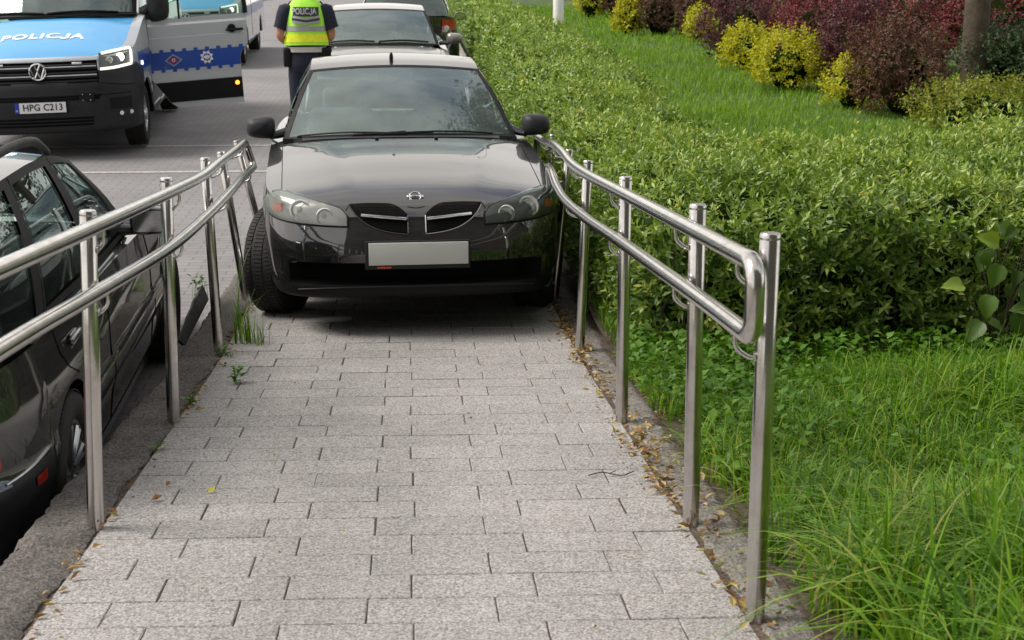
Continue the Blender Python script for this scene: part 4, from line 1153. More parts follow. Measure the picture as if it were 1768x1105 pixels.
def police_van(label, loc, yaw, open_door):
    sv, bl = M['silver_paint'], M['sky_blue_paint']
    root = empty('police_van', loc, (math.atan(.028), R(-1.7), yaw)); tag(root, label, 'van', 'police vans')
    def notch(x, z):
        w = min(max((.60 - abs(x)) / .04, 0), 1)
        h = min(max((z - .80) / .015, 0), 1) * min(max((1.02 - z) / .015, 0), 1)
        h2 = min(max((z - .615) / .01, 0), 1) * min(max((.655 - z) / .01, 0), 1)
        return -(.03 * h + .05 * h2) * w
    def cls(x, y, z):
        if open_door and x > .5 and 1.40 < y < 2.36 and z > .42: return 'doorway'
        if y < .86 and z < (.80 if abs(x) < .6 else .925 + .12 * (abs(x) - .62) - .35 * max(0, y - .5)): return 'bumper'
        if z < .40: return 'bumper'
        if abs(x) < .60 and y < .4 and .80 < z < 1.02: return 'grillehole'
        if abs(x) > .88 and .86 < z < 1.06 and y > .62: return 'band'
        return 'body'
    sp = dict(plan=[(0, .10), (.3, .11), (.6, .16), (.8, .26), (.91, .45), (.955, .75), (.975, 1.2), (.99, 2), (.99, 5.0), (.985, 5.78), (.94, 5.92), (.5, 5.95), (0, 5.95)],
        hw=.98, len=5.95, wheels=(1.04, 4.70), arch=.405, rw=.345, K=200, L=52, ubz=.33,
        zs=[(.1, 1.045), (.3, 1.075), (.5, 1.13), (.8, 1.25), (1.2, 1.37), (1.6, 1.43), (2.2, 1.44), (5.95, 1.44)],
        zc=[(.1, 1.045), (.2, 1.13), (.4, 1.235), (.7, 1.345), (.98, 1.43), (5.95, 1.45)],
        fp=[(.25, .05), (.33, .085), (.46, .095), (.60, .105), (.74, .10), (.80, .085), (.9, .06), (1.0, .02), (1.05, .0)],
        sidep=[(.25, .01), (.42, .02), (.7, .022), (1.0, .024), (1.3, .01), (1.44, 0)], rp=[(.3, 0), (.5, .04), (1.44, 0)],
        zb=[(0, .285), (.7, .285), (1.5, .33), (5.95, .40)], notch=notch, crown=2.6, cabin=(1.25, 5.85), xin=.90, cls=cls,
        deckcls=lambda x, y, z, u=0: 'bonnet' if u < .885 and y < 1.25 else 'body',
        parts=dict(body=('body', sv), bonnet=('bonnet', bl), bumper=('front_bumper', M['plastic']), liner=('wheel_arch_liner', M['void']), band=('livery_band', M['navy_band']),
                   grillehole=('grille_recess', M['void']), doorway=('doorway', M['interior'])))
    c = Car(root, sp); c.skin()
    greenhouse(root, dict(ws_b=(.905, 1.36, 1.425, .38, .02), ws_t=(.82, 2.02, 2.26, .14, .06), rw_b=(.90, 5.93, 1.46, .0, .0), rw_t=(.83, 5.86, 2.38, .0, .06),
        roof=[(1.88, 2.32), (2.4, 2.47), (4, 2.52), (5.4, 2.50), (5.86, 2.44)], paint=sv, glass=M['glass'], glass_s=M['glass_side'],
        belt_x=[(1.36, .905), (2, .93), (5, .93), (5.93, .90)], belt_z=[(1.36, 1.43), (2.2, 1.45), (5.93, 1.46)],
        stations=[(1.36, 2.02, 'paint'), (1.52, 2.10, 'glass'), (2.36, 2.36, 'paint'), (2.55, 2.55, 'glass'), (3.75, 3.75, 'paint'), (3.95, 3.95, 'glass'), (5.3, 5.3, 'paint'), (5.93, 5.86, 'end')]))
    # bright strip under the bonnet, grille slats
    c.patch('bonnet_strip', lambda x: 1.022, lambda x: 1.060, -.60, .60, 20, 2, .006, sv)
    gr = c.o_grillehole; mb = MB()
    for z in (.985, .945, .90, .855, .815): mb.tube([Vector((x, .045 + .14 * x * x + (1.0 - z) * -.05, z)) for x in np.linspace(-.59, .59, 24)], .009 if z != .90 else .013, 6)
    mb.build('grille_slats', M['plastic'], gr)
    mb = MB()
    for z in (.965, .875): mb.tube([Vector((x, .036 + .14 * x * x, z)) for x in np.linspace(-.59, .59, 24)], .007, 6)
    mb.build('grille_bars', M['alloy'], gr)
    for x in (-.40, .40):
        mb = MB(); mb.box((x, .05, 1.0), (.10, .02, .022), bev=.004); mb.build('strobe_light', M['reflector'], gr)
    # round emblem with V over W
    mb = MB(); ex, ez, ey, r = 0, .925, .008, .083
    mb.tube([(ex + r * math.cos(t), ey, ez + r * math.sin(t)) for t in np.linspace(0, 2 * PI, 33)[:-1]], .009, 8, closed=True)
    def bar(a, b): mb.tube([(ex + a[0] * r, ey, ez + a[1] * r), (ex + b[0] * r, ey, ez + b[1] * r)], .0085, 6)
    for s_ in (-1, 1):
        bar((s_ * .36, .92), (0, .10)); bar((s_ * .86, .45), (s_ * .40, -.85)); bar((s_ * .40, -.85), (0, -.02))
    em = mb.build('emblem', M['chrome'], root)
    mb = MB(); mb.lathe([(0, .03), (r, .03), (r, .022)], 28, axis='y', c=(ex, 0, ez)); mb.build('emblem_disc', M['eu_blue'] if 0 else M['plastic'], em)
    # head lamps with lit outlines
    for sg in (-1, 1):
        hi = pchip([.61, .75, .93], [1.085, 1.105, 1.130]); lo = pchip([.61, .75, .93], [.905, .915, .945])
        hd, _, _ = c.patch('headlight', lambda x: lo(abs(x)), lambda x: hi(abs(x)), sg * .615, sg * .925, 16, 6, .004, M['hl_house_dark'])
        mb = MB()
        P = [c.front(sg * x, hi(x) - .016, .016) for x in np.linspace(.64, .905, 10)] + [c.front(sg * .908, z, .016) for z in np.linspace(1.09, .97, 6)] + [c.front(sg * x, lo(x) + .016, .016) for x in np.linspace(.905, .625, 12)]
        mb.tube(P, .012, 8, flat=1.2); mb.build('daytime_light', M['lamp_soft'], hd)
        for cx, cz, r_, mm in ((.82, 1.035, .042, 'lamp_lit'), (.715, 1.01, .034, 'reflector')):
            p, n = c.hit((sg * cx, -3, cz), (0, 1, 0)); n = Vector((n.x * .4, -1, 0)).normalized(); Q = n.to_track_quat('Z', 'Y').to_matrix(); mb = MB()
            mb.lathe([(r_ * 1.1, .004), (r_, .01), (r_ * .6, .006), (0, .006)], 20, axis='z'); mb.v = [tuple(Q @ Vector(v) + p + n * .004) for v in mb.v]; mb.build('projector', M[mm], hd)
        c.patch('lens', lambda x: lo(abs(x)), lambda x: hi(abs(x)), sg * .612, sg * .928, 16, 6, .03, M['lens_clear'], parent=hd)
        # fog lamp recess and lamp
        fg, _, _ = c.patch('fog_recess', lambda x: .50, lambda x: .60 + .03 * abs(x), sg * .70, sg * .90, 10, 4, .003, M['black'])
        mb = MB(); 
        for fx in (.80, .885):
            p = c.front(sg * fx, .455, .008); mb.lathe([(.022, -.006), (.022, .004), (0, .006)], 14, axis='y', c=p)
        mb.build('fog_lamp', M['reflector'], root)
        mb = MB(); p = c.side(.80, .93, sg, .010)
        mb.lathe([(0, -.01), (.022, -.008), (.026, .0)], 14, axis='x', c=p); mb.build('side_strobe', M['lamp_lit'], root)
        mirror(root, (sg * 1.13, 1.50, 1.52), sg, (.25, .16, .38), M['plastic'], (sg * .95, 1.56, 1.44))
        for yy in (1.04, 4.70): make_wheel(root, sg * .845, yy, .345, .225, .215, sg, style='disc')
        c.seam([c.front(sg * x, z, .001) for x, z in zip(np.linspace(.60, .93, 14), np.linspace(.79, .74, 14))], .004)
        c.seam([c.side(2.38, lerp(1.42, .45, t), sg, .001) for t in np.linspace(0, 1, 14)], .004)
    c.seam([c.front(x, .665, .001) for x in np.linspace(-.9, .9, 40)], .004)
    # lower grille bars
    mb = MB()
    for z in (.36, .395, .43): mb.tube([c.front(x, z, .004) for x in np.linspace(-.52, .52, 24)], .011, 6)
    mb.build('lower_intake', M['void'], root)
    mb = MB(); p = c.front(.47, .655, .012); mb.box(p, (.16, .03, .10), bev=.008)
    rad = mb.build('sensor_box', M['black'], root)
    mb = MB()
    for dx in (-.04, .04):
        for dz in (-.03, .03): mb.lathe([(0, -.004), (.006, -.002), (.006, .004)], 8, axis='y', c=p + Vector((dx, -.016, dz)))
    mb.build('fixing_screws', M['alloy'], rad)
    # number plate
    py_ = -.022
    mb = MB(); mb.box((.005, py_ + .01, .555), (.54, .012, .125), bev=.003); h = mb.build('plate_holder', M['black'], root)
    mb = MB(); mb.box((.02, py_, .555), (.475, .006, .108)); pl = mb.build('number_plate', M['plate_white'], root, ang=0)
    mb = MB(); mb.box((-.242, py_, .555), (.046, .0065, .108)); mb.build('country_strip', M['eu_blue'], pl, ang=0)
    text_mesh('PL', .026, M['plate_white'], 'country_letters', pl, lambda x, y, z: Vector((x - .242, py_ - .005 - z, .53 + y)))
    text_mesh('HPG C213', .098, M['black'], 'plate_letters', pl, lambda x, y, z: Vector((x * .93 + .022, py_ - .0045 - z, .556 + y)), bold=.0012, spacing=1.02)
    # bonnet lettering
    def bon(x, y, z):
        t = c.top(x + .02, .47 + y * .95, .004)
        return None if t is None else t + Vector((0, 0, z))
    policja(.165, M['white'], 'bonnet_lettering', root, bon, .006, 1.22, .10, 1.12)
    W = lambda u, v: Vector((u * lerp(.905, .82, v), lerp(1.36 - .38 * (1 - u * u), 2.02 - .14 * (1 - u * u), v), lerp(1.425 + .02 * (1 - u * u), 2.26, v))) + Vector((0, -.6, .5)) * (.02 + .02 * math.sin(PI * v))
    for u0, u1 in ((-.85, -.05), (-.02, .80)): wiper(root, [W(lerp(u0, u1, t), .03 + .02 * math.sin(PI * t)) for t in np.linspace(0, 1, 12)], .012)
    mb = MB(); mb.grid([[(u * .9, 1.36 - .38 * (1 - u * u) + d, 1.425 + .02 * (1 - u * u) + e) for d, e in ((-.05, .012), (.06, .02))] for u in np.linspace(-1, 1, 21)]); mb.build('cowl', M['black'], root)
    # cabin
    mb = MB(); mb.box((0, 1.75, 1.30), (1.7, .7, .22), bev=.06); mb.box((0, 2.4, .62), (1.75, 1.9, .05)); mb.box((0, 3.0, 1.35), (1.7, .05, 1.6)); mb.build('dashboard', M['interior'], root)
    mb = MB()
    for x, yy in ((.36, 1.62), (.72, 1.62)):
        mb.lathe([(0, 0), (.12, .004), (.10, .02), (0, .02)], 18, axis='z', c=(x, yy, 1.42))
    mb.build('pale_discs', M['interior_light'], root)  # two pale round discs on top of the dashboard
    seats(root, (2.35,), .45, M['interior'], zf=.85, top=1.95, w=.55); steering(root, (.45, 1.98, 1.42), R(45), .2)
    mb = MB(); mb.box((0, 2.5, 2.56), (1.3, .35, .14), bev=.05); lb = mb.build('light_bar', M['sky_blue_paint'], root)
    mb = MB(); mb.box((0, 2.5, 2.56), (.4, .36, .13), bev=.04); mb.build('sign_box', M['white'], lb)
    if open_door:
        dr = empty('door', (.992, 1.46, -.065), (0, R(-2.0), R(9))); dr.parent = root
        out = [(0, 1.40), (0, .80), (.06, .70), (.14, .58), (.22, .46), (.30, .40), (1.06, .40), (1.065, .93), (1.09, 1.0), (1.17, 1.08), (1.18, 1.42)]
        def slab(pts, v0, v1, name, m, par, ang=40, bev=0):
            mb = MB(); n = len(pts)
            mb.add([(u, v0, z) for u, z in pts] + [(u, v1, z) for u, z in pts], [list(range(n)), list(range(2 * n - 1, n - 1, -1))] + [(i, n + i, n + (i + 1) % n, (i + 1) % n) for i in range(n)])
            return mb.build(name, m, par, ang=ang)
        # outer skin with a crease and a slight curve
        def zlo(u): return float(np.interp(u, [0, .06, .14, .22, .30, 1.2], [.80, .70, .58, .46, .40, .40]))
        def uhi(z): return float(np.interp(z, [.40, .93, 1.0, 1.08, 1.42], [1.06, 1.065, 1.09, 1.17, 1.18]))
        def vof(z): return -.022 * math.sin(PI * min(max((z - .4) / 1.05, 0), 1)) - (.012 if z < 1.21 else 0) + (.02 if z > 1.36 else 0)
        zl = sorted(set(list(np.linspace(.40, 1.42, 40)) + [1.205, 1.215, .70, .455])); G = []
        for z in zl:
            u0 = float(np.interp(z, [.40, .46, .58, .70, .80, 1.5], [.30, .22, .14, .06, 0, 0])); u1 = uhi(z)
            G.append([(lerp(u0, u1, t), vof(z), z) for t in np.linspace(0, 1, 16)])
        mb = MB(); mb.grid(G); E = [g[0] for g in G] + [g[-1] for g in G[::-1]]; n = len(E)
        E = [g for g in G[0]] + [g[-1] for g in G[1:]] + [p for p in G[-1][-2::-1]] + [g[0] for g in G[-2:0:-1]]; n = len(E)
        B_ = [(p[0], .06, p[2]) for p in E]; mb.add([*E, *B_], [(i, (i + 1) % n, n + (i + 1) % n, n + i) for i in range(n)]); mb.add(B_, [list(range(n))])
        mb.build('door_panel', sv, dr, ang=30)
        def strip(z0, z1, off, name, m, u0f=None, n=18, f=None):
            G = []
            for t in np.linspace(0, 1, n):
                row = []
                for s_ in np.linspace(0, 1, 5):
                    z = lerp(z0, z1, s_); u0 = float(np.interp(z, [.40, .46, .58, .70, .80, 1.5], [.30, .22, .14, .06, 0, 0])) + .004; u1 = uhi(z) - .004
                    u = lerp(u0, u1, t); row.append((u, vof(z) - off, z))
                G.append(row)
            mb = MB(); mb.grid(G); return mb.build(name, m, dr, ang=60)
        strip(.845, 1.045, .003, 'livery_band', M['navy_band'])
        strip(.465, .70, .012, 'door_moulding', M['black'])
        # crenellated edge of the band: one continuous outline above and below
        for z0_, sg_ in ((1.040, 1), (.850, -1)):
            G = []; zb_ = z0_ + sg_ * .034
            us_ = [u for i in range(9) for u in (.02 + i * .130, .0205 + i * .130, .066 + i * .130, .0665 + i * .130)]
            for i, u in enumerate(us_):
                if u > uhi(zb_) - .005 or zlo(u) > min(z0_, zb_): continue
                up_ = i % 4 in (1, 2); zt_ = z0_ + sg_ * (.034 if up_ else .002)
                G.append([(u, vof(z0_) - .0035, z0_), (u, vof(zt_) - .0035, zt_)])
            mb = MB(); mb.grid(G); mb.build('livery_edge', M['navy_band'], dr, ang=0)
        def flat(pts, name, m, off, z_c):
            mb = MB(); mb.add([(u, vof(z_c) - off, z) for u, z in pts], [list(range(len(pts)))]); return mb.build(name, m, dr, ang=0)
        d_ = lambda r_, k: [(.30 - r_ * 1.4, .948), (.30, .948 - r_), (.30 + r_ * 1.4, .948), (.30, .948 + r_)]
        flat(d_(.072, 0), 'diamond_emblem', M['reflect_tape'], .008, .95); flat(d_(.056, 0), 'diamond_field', M['navy_band'], .010, .95); flat(d_(.036, 0), 'diamond_heart', M['red_lens'], .012, .95)
        mb = MB(); mb.tube([(.30 + .016 * math.cos(t), vof(.95) - .014, .948 + .016 * math.sin(t)) for t in np.linspace(0, 2 * PI, 17)[:-1]], .004, 5, closed=True); mb.build('diamond_ring', M['white'], dr)
        flat(star_pts(.68, .955, .080, .056, 8, PI / 8), 'star_emblem', M['white'], .008, .95); flat(star_pts(.68, .955, .050, .038, 8, 0), 'star_field', M['navy_band'], .010, .95)
        mb = MB(); mb.box((.68, vof(.95) - .013, .957), (.07, .003, .022)); mb.tube([(.68 + .022 * math.cos(t), vof(.95) - .013, .955 + .022 * math.sin(t)) for t in np.linspace(0, 2 * PI, 17)[:-1]], .005, 5, closed=True); mb.build('star_badge', M['white'], dr, ang=0)
        mb = MB(); mb.box((1.03, vof(1.27) - .03, 1.245), (.20, .03, .028), bev=.010); mb.lathe([(.05, 0), (.045, -.02), (0, -.02)], 18, axis='y', c=(1.0, vof(1.27), 1.26)); mb.build('door_handle', M['black'], dr)
        mb = MB(); mb.lathe([(0, -.014), (.018, -.010), (.025, 0)], 16, axis='y', c=(1.0, vof(.655) - .012, .635)); mb.build('side_lamp', M['amber_lit'], dr)
        # window frame and panes
        fr = [(0, 1.42), (.03, 1.46), (.52, 2.26), (.62, 2.32), (1.14, 2.34), (1.18, 1.42)]
        mb = MB(); mb.tube([(u, .02, z) for u, z in fr], .028, 8); mb.tube([(.42, .02, 1.41), (.44, .02, 2.14)], .014, 6); wf = mb.build('window_frame', M['black'], dr)
        mb = MB(); mb.add([(u, .02, z) for u, z in fr], [list(range(len(fr)))]); mb.build('window_pane', M['glass_side'], wf, ang=0)
    return root
VY = 15.68
police_van('police van with lit headlights and its driver door swung open', (-3.86, VY, road_z(VY)), R(3.5), True)
police_van('second police van, a sliver of silver side and black wheel behind the open door', (-4.05, 27.4, road_z(27.4)), R(1.5), False)

# ------------------------------------------------------------------ the two cars parked beyond
def saloon(label, loc, yaw, paint_m, pitch, hatch=False):
    root = empty('parked_car', loc, (pitch, 0, yaw)); tag(root, label, 'car', 'parked cars')
    L_ = 4.1 if hatch else 4.55
    sp = dict(plan=[(0, .10), (.4, .12), (.62, .19), (.76, .33), (.82, .6), (.845, 1.1), (.855, 2), (.855, 3), (.84, L_ - .65), (.78, L_ - .25), (.6, L_ - .07), (.3, L_), (0, L_)],
        hw=.855, len=L_, wheels=(.87, L_ - .95), arch=.35, rw=.315, K=140, L=26,
        zs=[(.1, .72), (.5, .76), (1.0, .85), (1.6, .93), (2.5, 1.02 if hatch else .955), (L_, 1.14 if hatch else .99)], zc=[(.1, .72), (.3, .79), (.7, .88), (1.45, 1.0), (L_ - .4, 1.04), (L_, 1.0)],
        fp=[(.18, .02), (.3, .09), (.45, .10), (.55, .08), (.72, .0)], sidep=[(.18, -.03), (.25, 0), (.4, .03), (.55, .04), (.75, .03), (.9, .01), (1.0, 0)],
        rp=[(.2, .02), (.35, .09), (.5, .10), (.6, .07), (.8, .03), (1.0, 0)], zb=[(0, .2), (.4, .2), (.9, .2), (L_, .27)], cabin=(1.62, L_ - (.25 if hatch else .85)), xin=.76, crown=2.6,
        cls=lambda x, y, z: 'bumper' if (y < .5 and z < .60) else 'rear_bumper' if (y > L_ - .5 and z < .6) else 'body', deckcls=lambda x, y, z, u=0: 'bonnet' if y < 1.58 and abs(x) < .77 else 'body',
        deck=lambda x, y: .010 * math.exp(-((abs(x) - (.34 + .16 * y)) / .05)**2) * min(max((1.4 - y) / .3, 0), 1) * min(max((y - .2) / .3, 0), 1),
        parts=dict(body=('body', paint_m), bonnet=('bonnet', paint_m), bumper=('front_bumper', paint_m), rear_bumper=('rear_bumper', paint_m), liner=('wheel_arch_liner', M['void'])))
    c = Car(root, sp); c.skin()
    rb = L_ - .12 if hatch else L_ - .75; rt = L_ - .45 if hatch else L_ - 1.25
    greenhouse(root, dict(ws_b=(.755, 1.80, .985, .27, .03), ws_t=(.60, 2.52, 1.385, .10, .03), rw_b=(.69, rb, 1.15 if hatch else 1.0, .06, .01), rw_t=(.58, rt, 1.50 if hatch else 1.40, .06, .03),
        roof=[(2.42, 1.415), (2.8, 1.45), (3.2, 1.53 if hatch else 1.46), (rt + .06, 1.53 if hatch else 1.43)], paint=paint_m, glass=M['glass'], glass_s=M['glass_side'],
        belt_x=[(1.8, .755), (2.6, .77), (3.3, .76), (rb, .69)], belt_z=[(1.8, .985), (2.6, 1.03 if hatch else .985), (rb, 1.15 if hatch else 1.0)],
        stations=[(1.80, 2.52, 'paint'), (1.92, 2.58, 'glass'), (2.74, 2.78, 'black'), (2.84, 2.88, 'glass'), (rb - .45, rt - .25, 'paint'), (rb, rt, 'end')]))
    for sg in (-1, 1):
        mirror(root, (sg * .96, 1.95, 1.06), sg, (.20, .14, .135), paint_m, (sg * .78, 2.0, 1.0))
        c.patch('headlight', lambda x: .60, lambda x: .70 + .03 * abs(x), sg * .42, sg * .78, 12, 4, .012, M['lens_clear'])
        c.seam([c.top(sg * lerp(.72, .765, t), lerp(.4, 1.6, t), .0005) for t in np.linspace(0, 1, 20)], .003)
        for yy in (.87, L_ - .95): make_wheel(root, sg * .76, yy, .315, .195, .2, sg)
        if hatch:
            mb = MB(); G = []
            for a in np.linspace(0, 1, 8):
                x = lerp(.58, .79, a); row = []
                for b in np.linspace(0, 1, 7):
                    p, n = c.hit((sg * x, L_ + 3, lerp(.93, 1.09, b)), (0, -1, 0)); row.append((p + n * .02) if p is not None else (G[-1][len(row)]))
                G.append(row)
            mb.grid(G); tl = mb.build('tail_light', M['red_lens'], root)
            p, n = c.hit((sg * .64, L_ + 3, .95), (0, -1, 0)); mb = MB(); mb.lathe([(0, .03), (.05, .025), (.06, 0)], 16, axis='y', c=p + n * .005); mb.build('reversing_lamp', M['reflector'], tl)
    W = lambda u, v: Vector((u * lerp(.755, .60, v), lerp(1.80 - .27 * (1 - u * u), 2.52 - .1 * (1 - u * u), v), lerp(.985 + .03 * (1 - u * u), 1.385 + .03 * (1 - u * u), v))) + Vector((0, -.53, .85)) * (.02 + .025 * math.sin(PI * v))
    for u0, u1 in ((-.85, -.08), (.0, .82)): wiper(root, [W(lerp(u0, u1, t), .04 + .03 * math.sin(PI * t)) for t in np.linspace(0, 1, 10)], .012)
    seats(root, (2.65,), .37, M['interior'], top=1.2); mb = MB(); mb.box((0, 3.0, .27), (1.4, 2.2, .04)); mb.box((0, 2.05, .92), (1.4, .5, .12), bev=.05); mb.box((0, 3.6, .6), (1.4, .1, .7)); mb.build('cabin_floor', M['interior'], root)
    steering(root, (.37, 2.42, .97)); gb = MB()
    c.patch('grille', lambda x: .60, lambda x: .69, -.36, .36, 12, 3, .006, M['void'])
    mb = MB(); mb.box((0, -.01, .46), (.52, .01, .11)); mb.build('number_plate', M['plate_white'], root, ang=0)
    return root
saloon('champagne saloon facing the camera, parked behind the black hatchback', (-.33, 16.95, road_z(17.8) - .02), R(1.5), M['champagne_paint'], math.atan(.028))
saloon('black car with a red tail light, farthest along the hedge', (-.06, 23.6 + 4.1, road_z(26) + .02), PI, M['black_paint'], -math.atan(.028), hatch=True)

# ------------------------------------------------------------------ the police officer
def officer():
    root = empty('person', (-1.09, 15.80, road_z(15.8)), (0, 0, R(4))); root.scale = (1, 1, 1.04)
    tag(root, 'police officer in a lime reflective vest seen from behind beside the champagne saloon', 'person')
    J = {  # joints: position, radius x, radius y ; the figure faces +y
        'pelvis': ((0, 0, .98), .155, .115), 'waist': ((0, .0, 1.10), .145, .11), 'chest': ((0, -.01, 1.32), .165, .12), 'upper': ((0, -.015, 1.48), .14, .10),
        'neck': ((0, .0, 1.60), .058, .06), 'skull': ((0, .03, 1.70), .078, .095), 'crown': ((0, .035, 1.80), .072, .085),
        'hipL': ((-.095, 0, .92), .10, .10), 'kneeL': ((-.115, .02, .50), .062, .065), 'ankL': ((-.125, -.03, .09), .042, .045), 'toeL': ((-.145, .16, .04), .042, .032),
        'hipR': ((.095, 0, .92), .10, .10), 'kneeR': ((.12, .03, .50), .062, .065), 'ankR': ((.14, -.01, .09), .042, .045), 'toeR': ((.17, .18, .04), .042, .032),
        'shL': ((-.195, -.01, 1.50), .068, .068), 'elL': ((-.285, -.06, 1.235), .046, .046), 'wrL': ((-.17, .17, 1.13), .031, .034), 'paL': ((-.10, .235, 1.13), .042, .022),
        'shR': ((.195, -.01, 1.50), .068, .068), 'elR': ((.275, -.03, 1.235), .046, .046), 'wrR': ((.16, .19, 1.14), .031, .034), 'paR': ((.09, .25, 1.14), .042, .022)}
    Ed = [('pelvis', 'waist'), ('waist', 'chest'), ('chest', 'upper'), ('upper', 'neck'), ('neck', 'skull'), ('skull', 'crown'),
          ('pelvis', 'hipL'), ('hipL', 'kneeL'), ('kneeL', 'ankL'), ('ankL', 'toeL'), ('pelvis', 'hipR'), ('hipR', 'kneeR'), ('kneeR', 'ankR'), ('ankR', 'toeR'),
          ('upper', 'shL'), ('shL', 'elL'), ('elL', 'wrL'), ('wrL', 'paL'), ('upper', 'shR'), ('shR', 'elR'), ('elR', 'wrR'), ('wrR', 'paR')]
    for s_, sg in (('L', -1), ('R', 1)):
        px, py, pz = J['pa' + s_][0]
        for i, (dz, ln) in enumerate(((.030, .068), (.010, .075), (-.010, .070), (-.030, .055))):
            a = (px - sg * .035, py + .035, pz + dz); b = (a[0] - sg * ln * .55, a[1] + .012, a[2] - .012); d = (b[0] - sg * ln * .25, b[1] - .022, b[2] - .02)
            for n_, q, r_ in (('a', a, .0105), ('b', b, .0095), ('c', d, .008)): J[f'f{s_}{i}{n_}'] = (q, r_, r_)
            Ed += [('pa' + s_, f'f{s_}{i}a'), (f'f{s_}{i}a', f'f{s_}{i}b'), (f'f{s_}{i}b', f'f{s_}{i}c')]
        t0 = (px - sg * .005, py + .02, pz + .05); t1 = (px - sg * .04, py + .045, pz + .062)
        J[f't{s_}a'] = (t0, .012, .012); J[f't{s_}b'] = (t1, .0095, .0095); Ed += [('pa' + s_, f't{s_}a'), (f't{s_}a', f't{s_}b')]
    names = list(J); me = bpy.data.meshes.new('tmp'); me.from_pydata([J[n][0] for n in names], [(names.index(a), names.index(b)) for a, b in Ed], [])
    o = bpy.data.objects.new('tmp', me); COL.objects.link(o)
    o.modifiers.new('s', 'SKIN'); sub = o.modifiers.new('u', 'SUBSURF'); sub.levels = 2; sub.render_levels = 2
    for i, n in enumerate(names):
        d = me.skin_vertices[0].data[i]; d.radius = (J[n][1], J[n][2]); d.use_root = (n == 'pelvis')
    dg = bpy.context.evaluated_depsgraph_get(); bm_ = bpy.data.meshes.new_from_object(o.evaluated_get(dg))
    bpy.data.objects.remove(o); bm_.name = 'body'; bm_.materials.clear(); bm_.materials.append(M['skin']); smooth(bm_, 80)
    body = put('body', bm_, root)
    # face
    mb = MB(); mb.loft([[(math.cos(t) * r_, .125 + d, 1.715 + z + math.sin(t) * r_ * 1.2) for t in np.linspace(0, 2 * PI, 11)[:-1]] for d, z, r_ in ((-.02, .01, .02), (.005, -.005, .016), (.018, -.015, .010))]); mb.build('nose', M['skin'], root)
    mb = MB()
    for x in (-.034, .034): mb.lathe([(0, .0), (.012, .004), (.014, .012)], 12, axis='y', c=(x, .108, 1.74))
    mb.build('eyes', M['black'], root)
    mb = MB(); mb.tube([(-.025, .118, 1.668), (0, .124, 1.666), (.025, .118, 1.668)], .006, 6); mb.build('mouth', M['hair'], root)
    mb = MB()
    for x in (-1, 1): mb.lathe([(.0, -.012), (.028, -.010), (.032, 0), (.02, .010), (0, .012)], 14, axis='x', c=(x * .085, .025, 1.73))
    mb.build('ears', M['skin'], root)
    mb = MB(); rings = []
    for z, rx, ry, dy in ((1.655, .060, .055, -.015), (1.70, .088, .098, .01), (1.76, .092, .108, .022), (1.81, .084, .10, .028), (1.845, .055, .065, .03), (1.855, .01, .01, .03)):
        rings.append([(rx * math.cos(t), dy + ry * math.sin(t) * (1 if math.sin(t) < 0 else (.75 if z < 1.79 else 1)), z) for t in np.linspace(0, 2 * PI, 25)[:-1]])
    mb.loft(rings); mb.build('hair', M['hair'], root)
    # clothing: elliptical sections
    def ell(z, rx, ry, cx=0, cy=0, n=36, p=1.0, wr=0.0, seed=0):
        return [(cx + math.copysign(abs(math.cos(t)) ** p, math.cos(t)) * (rx + wr * math.sin(5 * t + seed)), cy + math.copysign(abs(math.sin(t)) ** p, math.sin(t)) * (ry + wr * math.sin(4 * t + seed * 2)), z) for t in np.linspace(0, 2 * PI, n + 1)[:-1]]
    # trousers: two legs and a seat in one shell
    tr = MB()
    tr.loft([ell(1.11, .185, .135, 0, 0, p=.85), ell(1.04, .19, .142, 0, -.005, p=.85), ell(.97, .195, .150, 0, -.012, p=.85), ell(.88, .19, .14, 0, -.01, p=.8), ell(.82, .16, .11, 0, 0, p=.8)])
    for sg in (-1, 1):
        pts = [(.95, .095, .105, .132), (.84, .10, .105, .125), (.70, .105, .092, .108), (.55, .112, .078, .090), (.47, .115, .076, .086), (.34, .12, .072, .082), (.2, .125, .068, .076), (.10, .13, .070, .080), (.06, .132, .066, .076)]
        tr.loft([ell(z, rx, ry, sg * cx, .0, 24, wr=.004, seed=z * 40) for z, cx, rx, ry in pts])
    tr.build('trousers', M['navy_cloth'], root, ang=70)
    bt = MB()
    for sg in (-1, 1):
        bt.loft([ell(.10, .062, .07, sg * .13, -.02, 20), ell(.05, .062, .10, sg * .135, .02, 20), ell(.0, .06, .15, sg * .145, .06, 20)])
    bt.build('boots', M['black'], root, ang=60)
    sh = MB()
    sh.loft([ell(1.06, .187, .137), ell(1.2, .18, .13), ell(1.36, .19, .135), ell(1.48, .205, .115, 0, -.01), ell(1.55, .16, .085, 0, -.01), ell(1.60, .072, .07, 0, -.005), ell(1.63, .066, .064)])
    for sg in (-1, 1):
        sh.loft([[(sg * (x + r_ * math.cos(t)), y + r_ * math.sin(t), z + r_ * .35 * math.cos(t)) for t in np.linspace(0, 2 * PI, 21)[:-1]] for x, y, z, r_ in ((.14, -.01, 1.535, .07), (.19, -.01, 1.51, .085), (.225, -.02, 1.44, .08), (.25, -.03, 1.36, .074), (.268, -.04, 1.305, .074))])
    sh.build('shirt', M['navy_cloth'], root, ang=70)
    # vest
    vp = [(1.145, .235, .172), (1.20, .228, .168), (1.30, .215, .163), (1.40, .205, .157), (1.47, .192, .145), (1.53, .185, .118), (1.585, .140, .088), (1.605, .10, .075)]
    zv = pchip([p[0] for p in vp], [p[1] for p in vp]); yv = pchip([p[0] for p in vp], [p[2] for p in vp])
    fold = lambda t, z: .006 * math.sin(9 * t + z * 20) * (1.6 - z) * 2
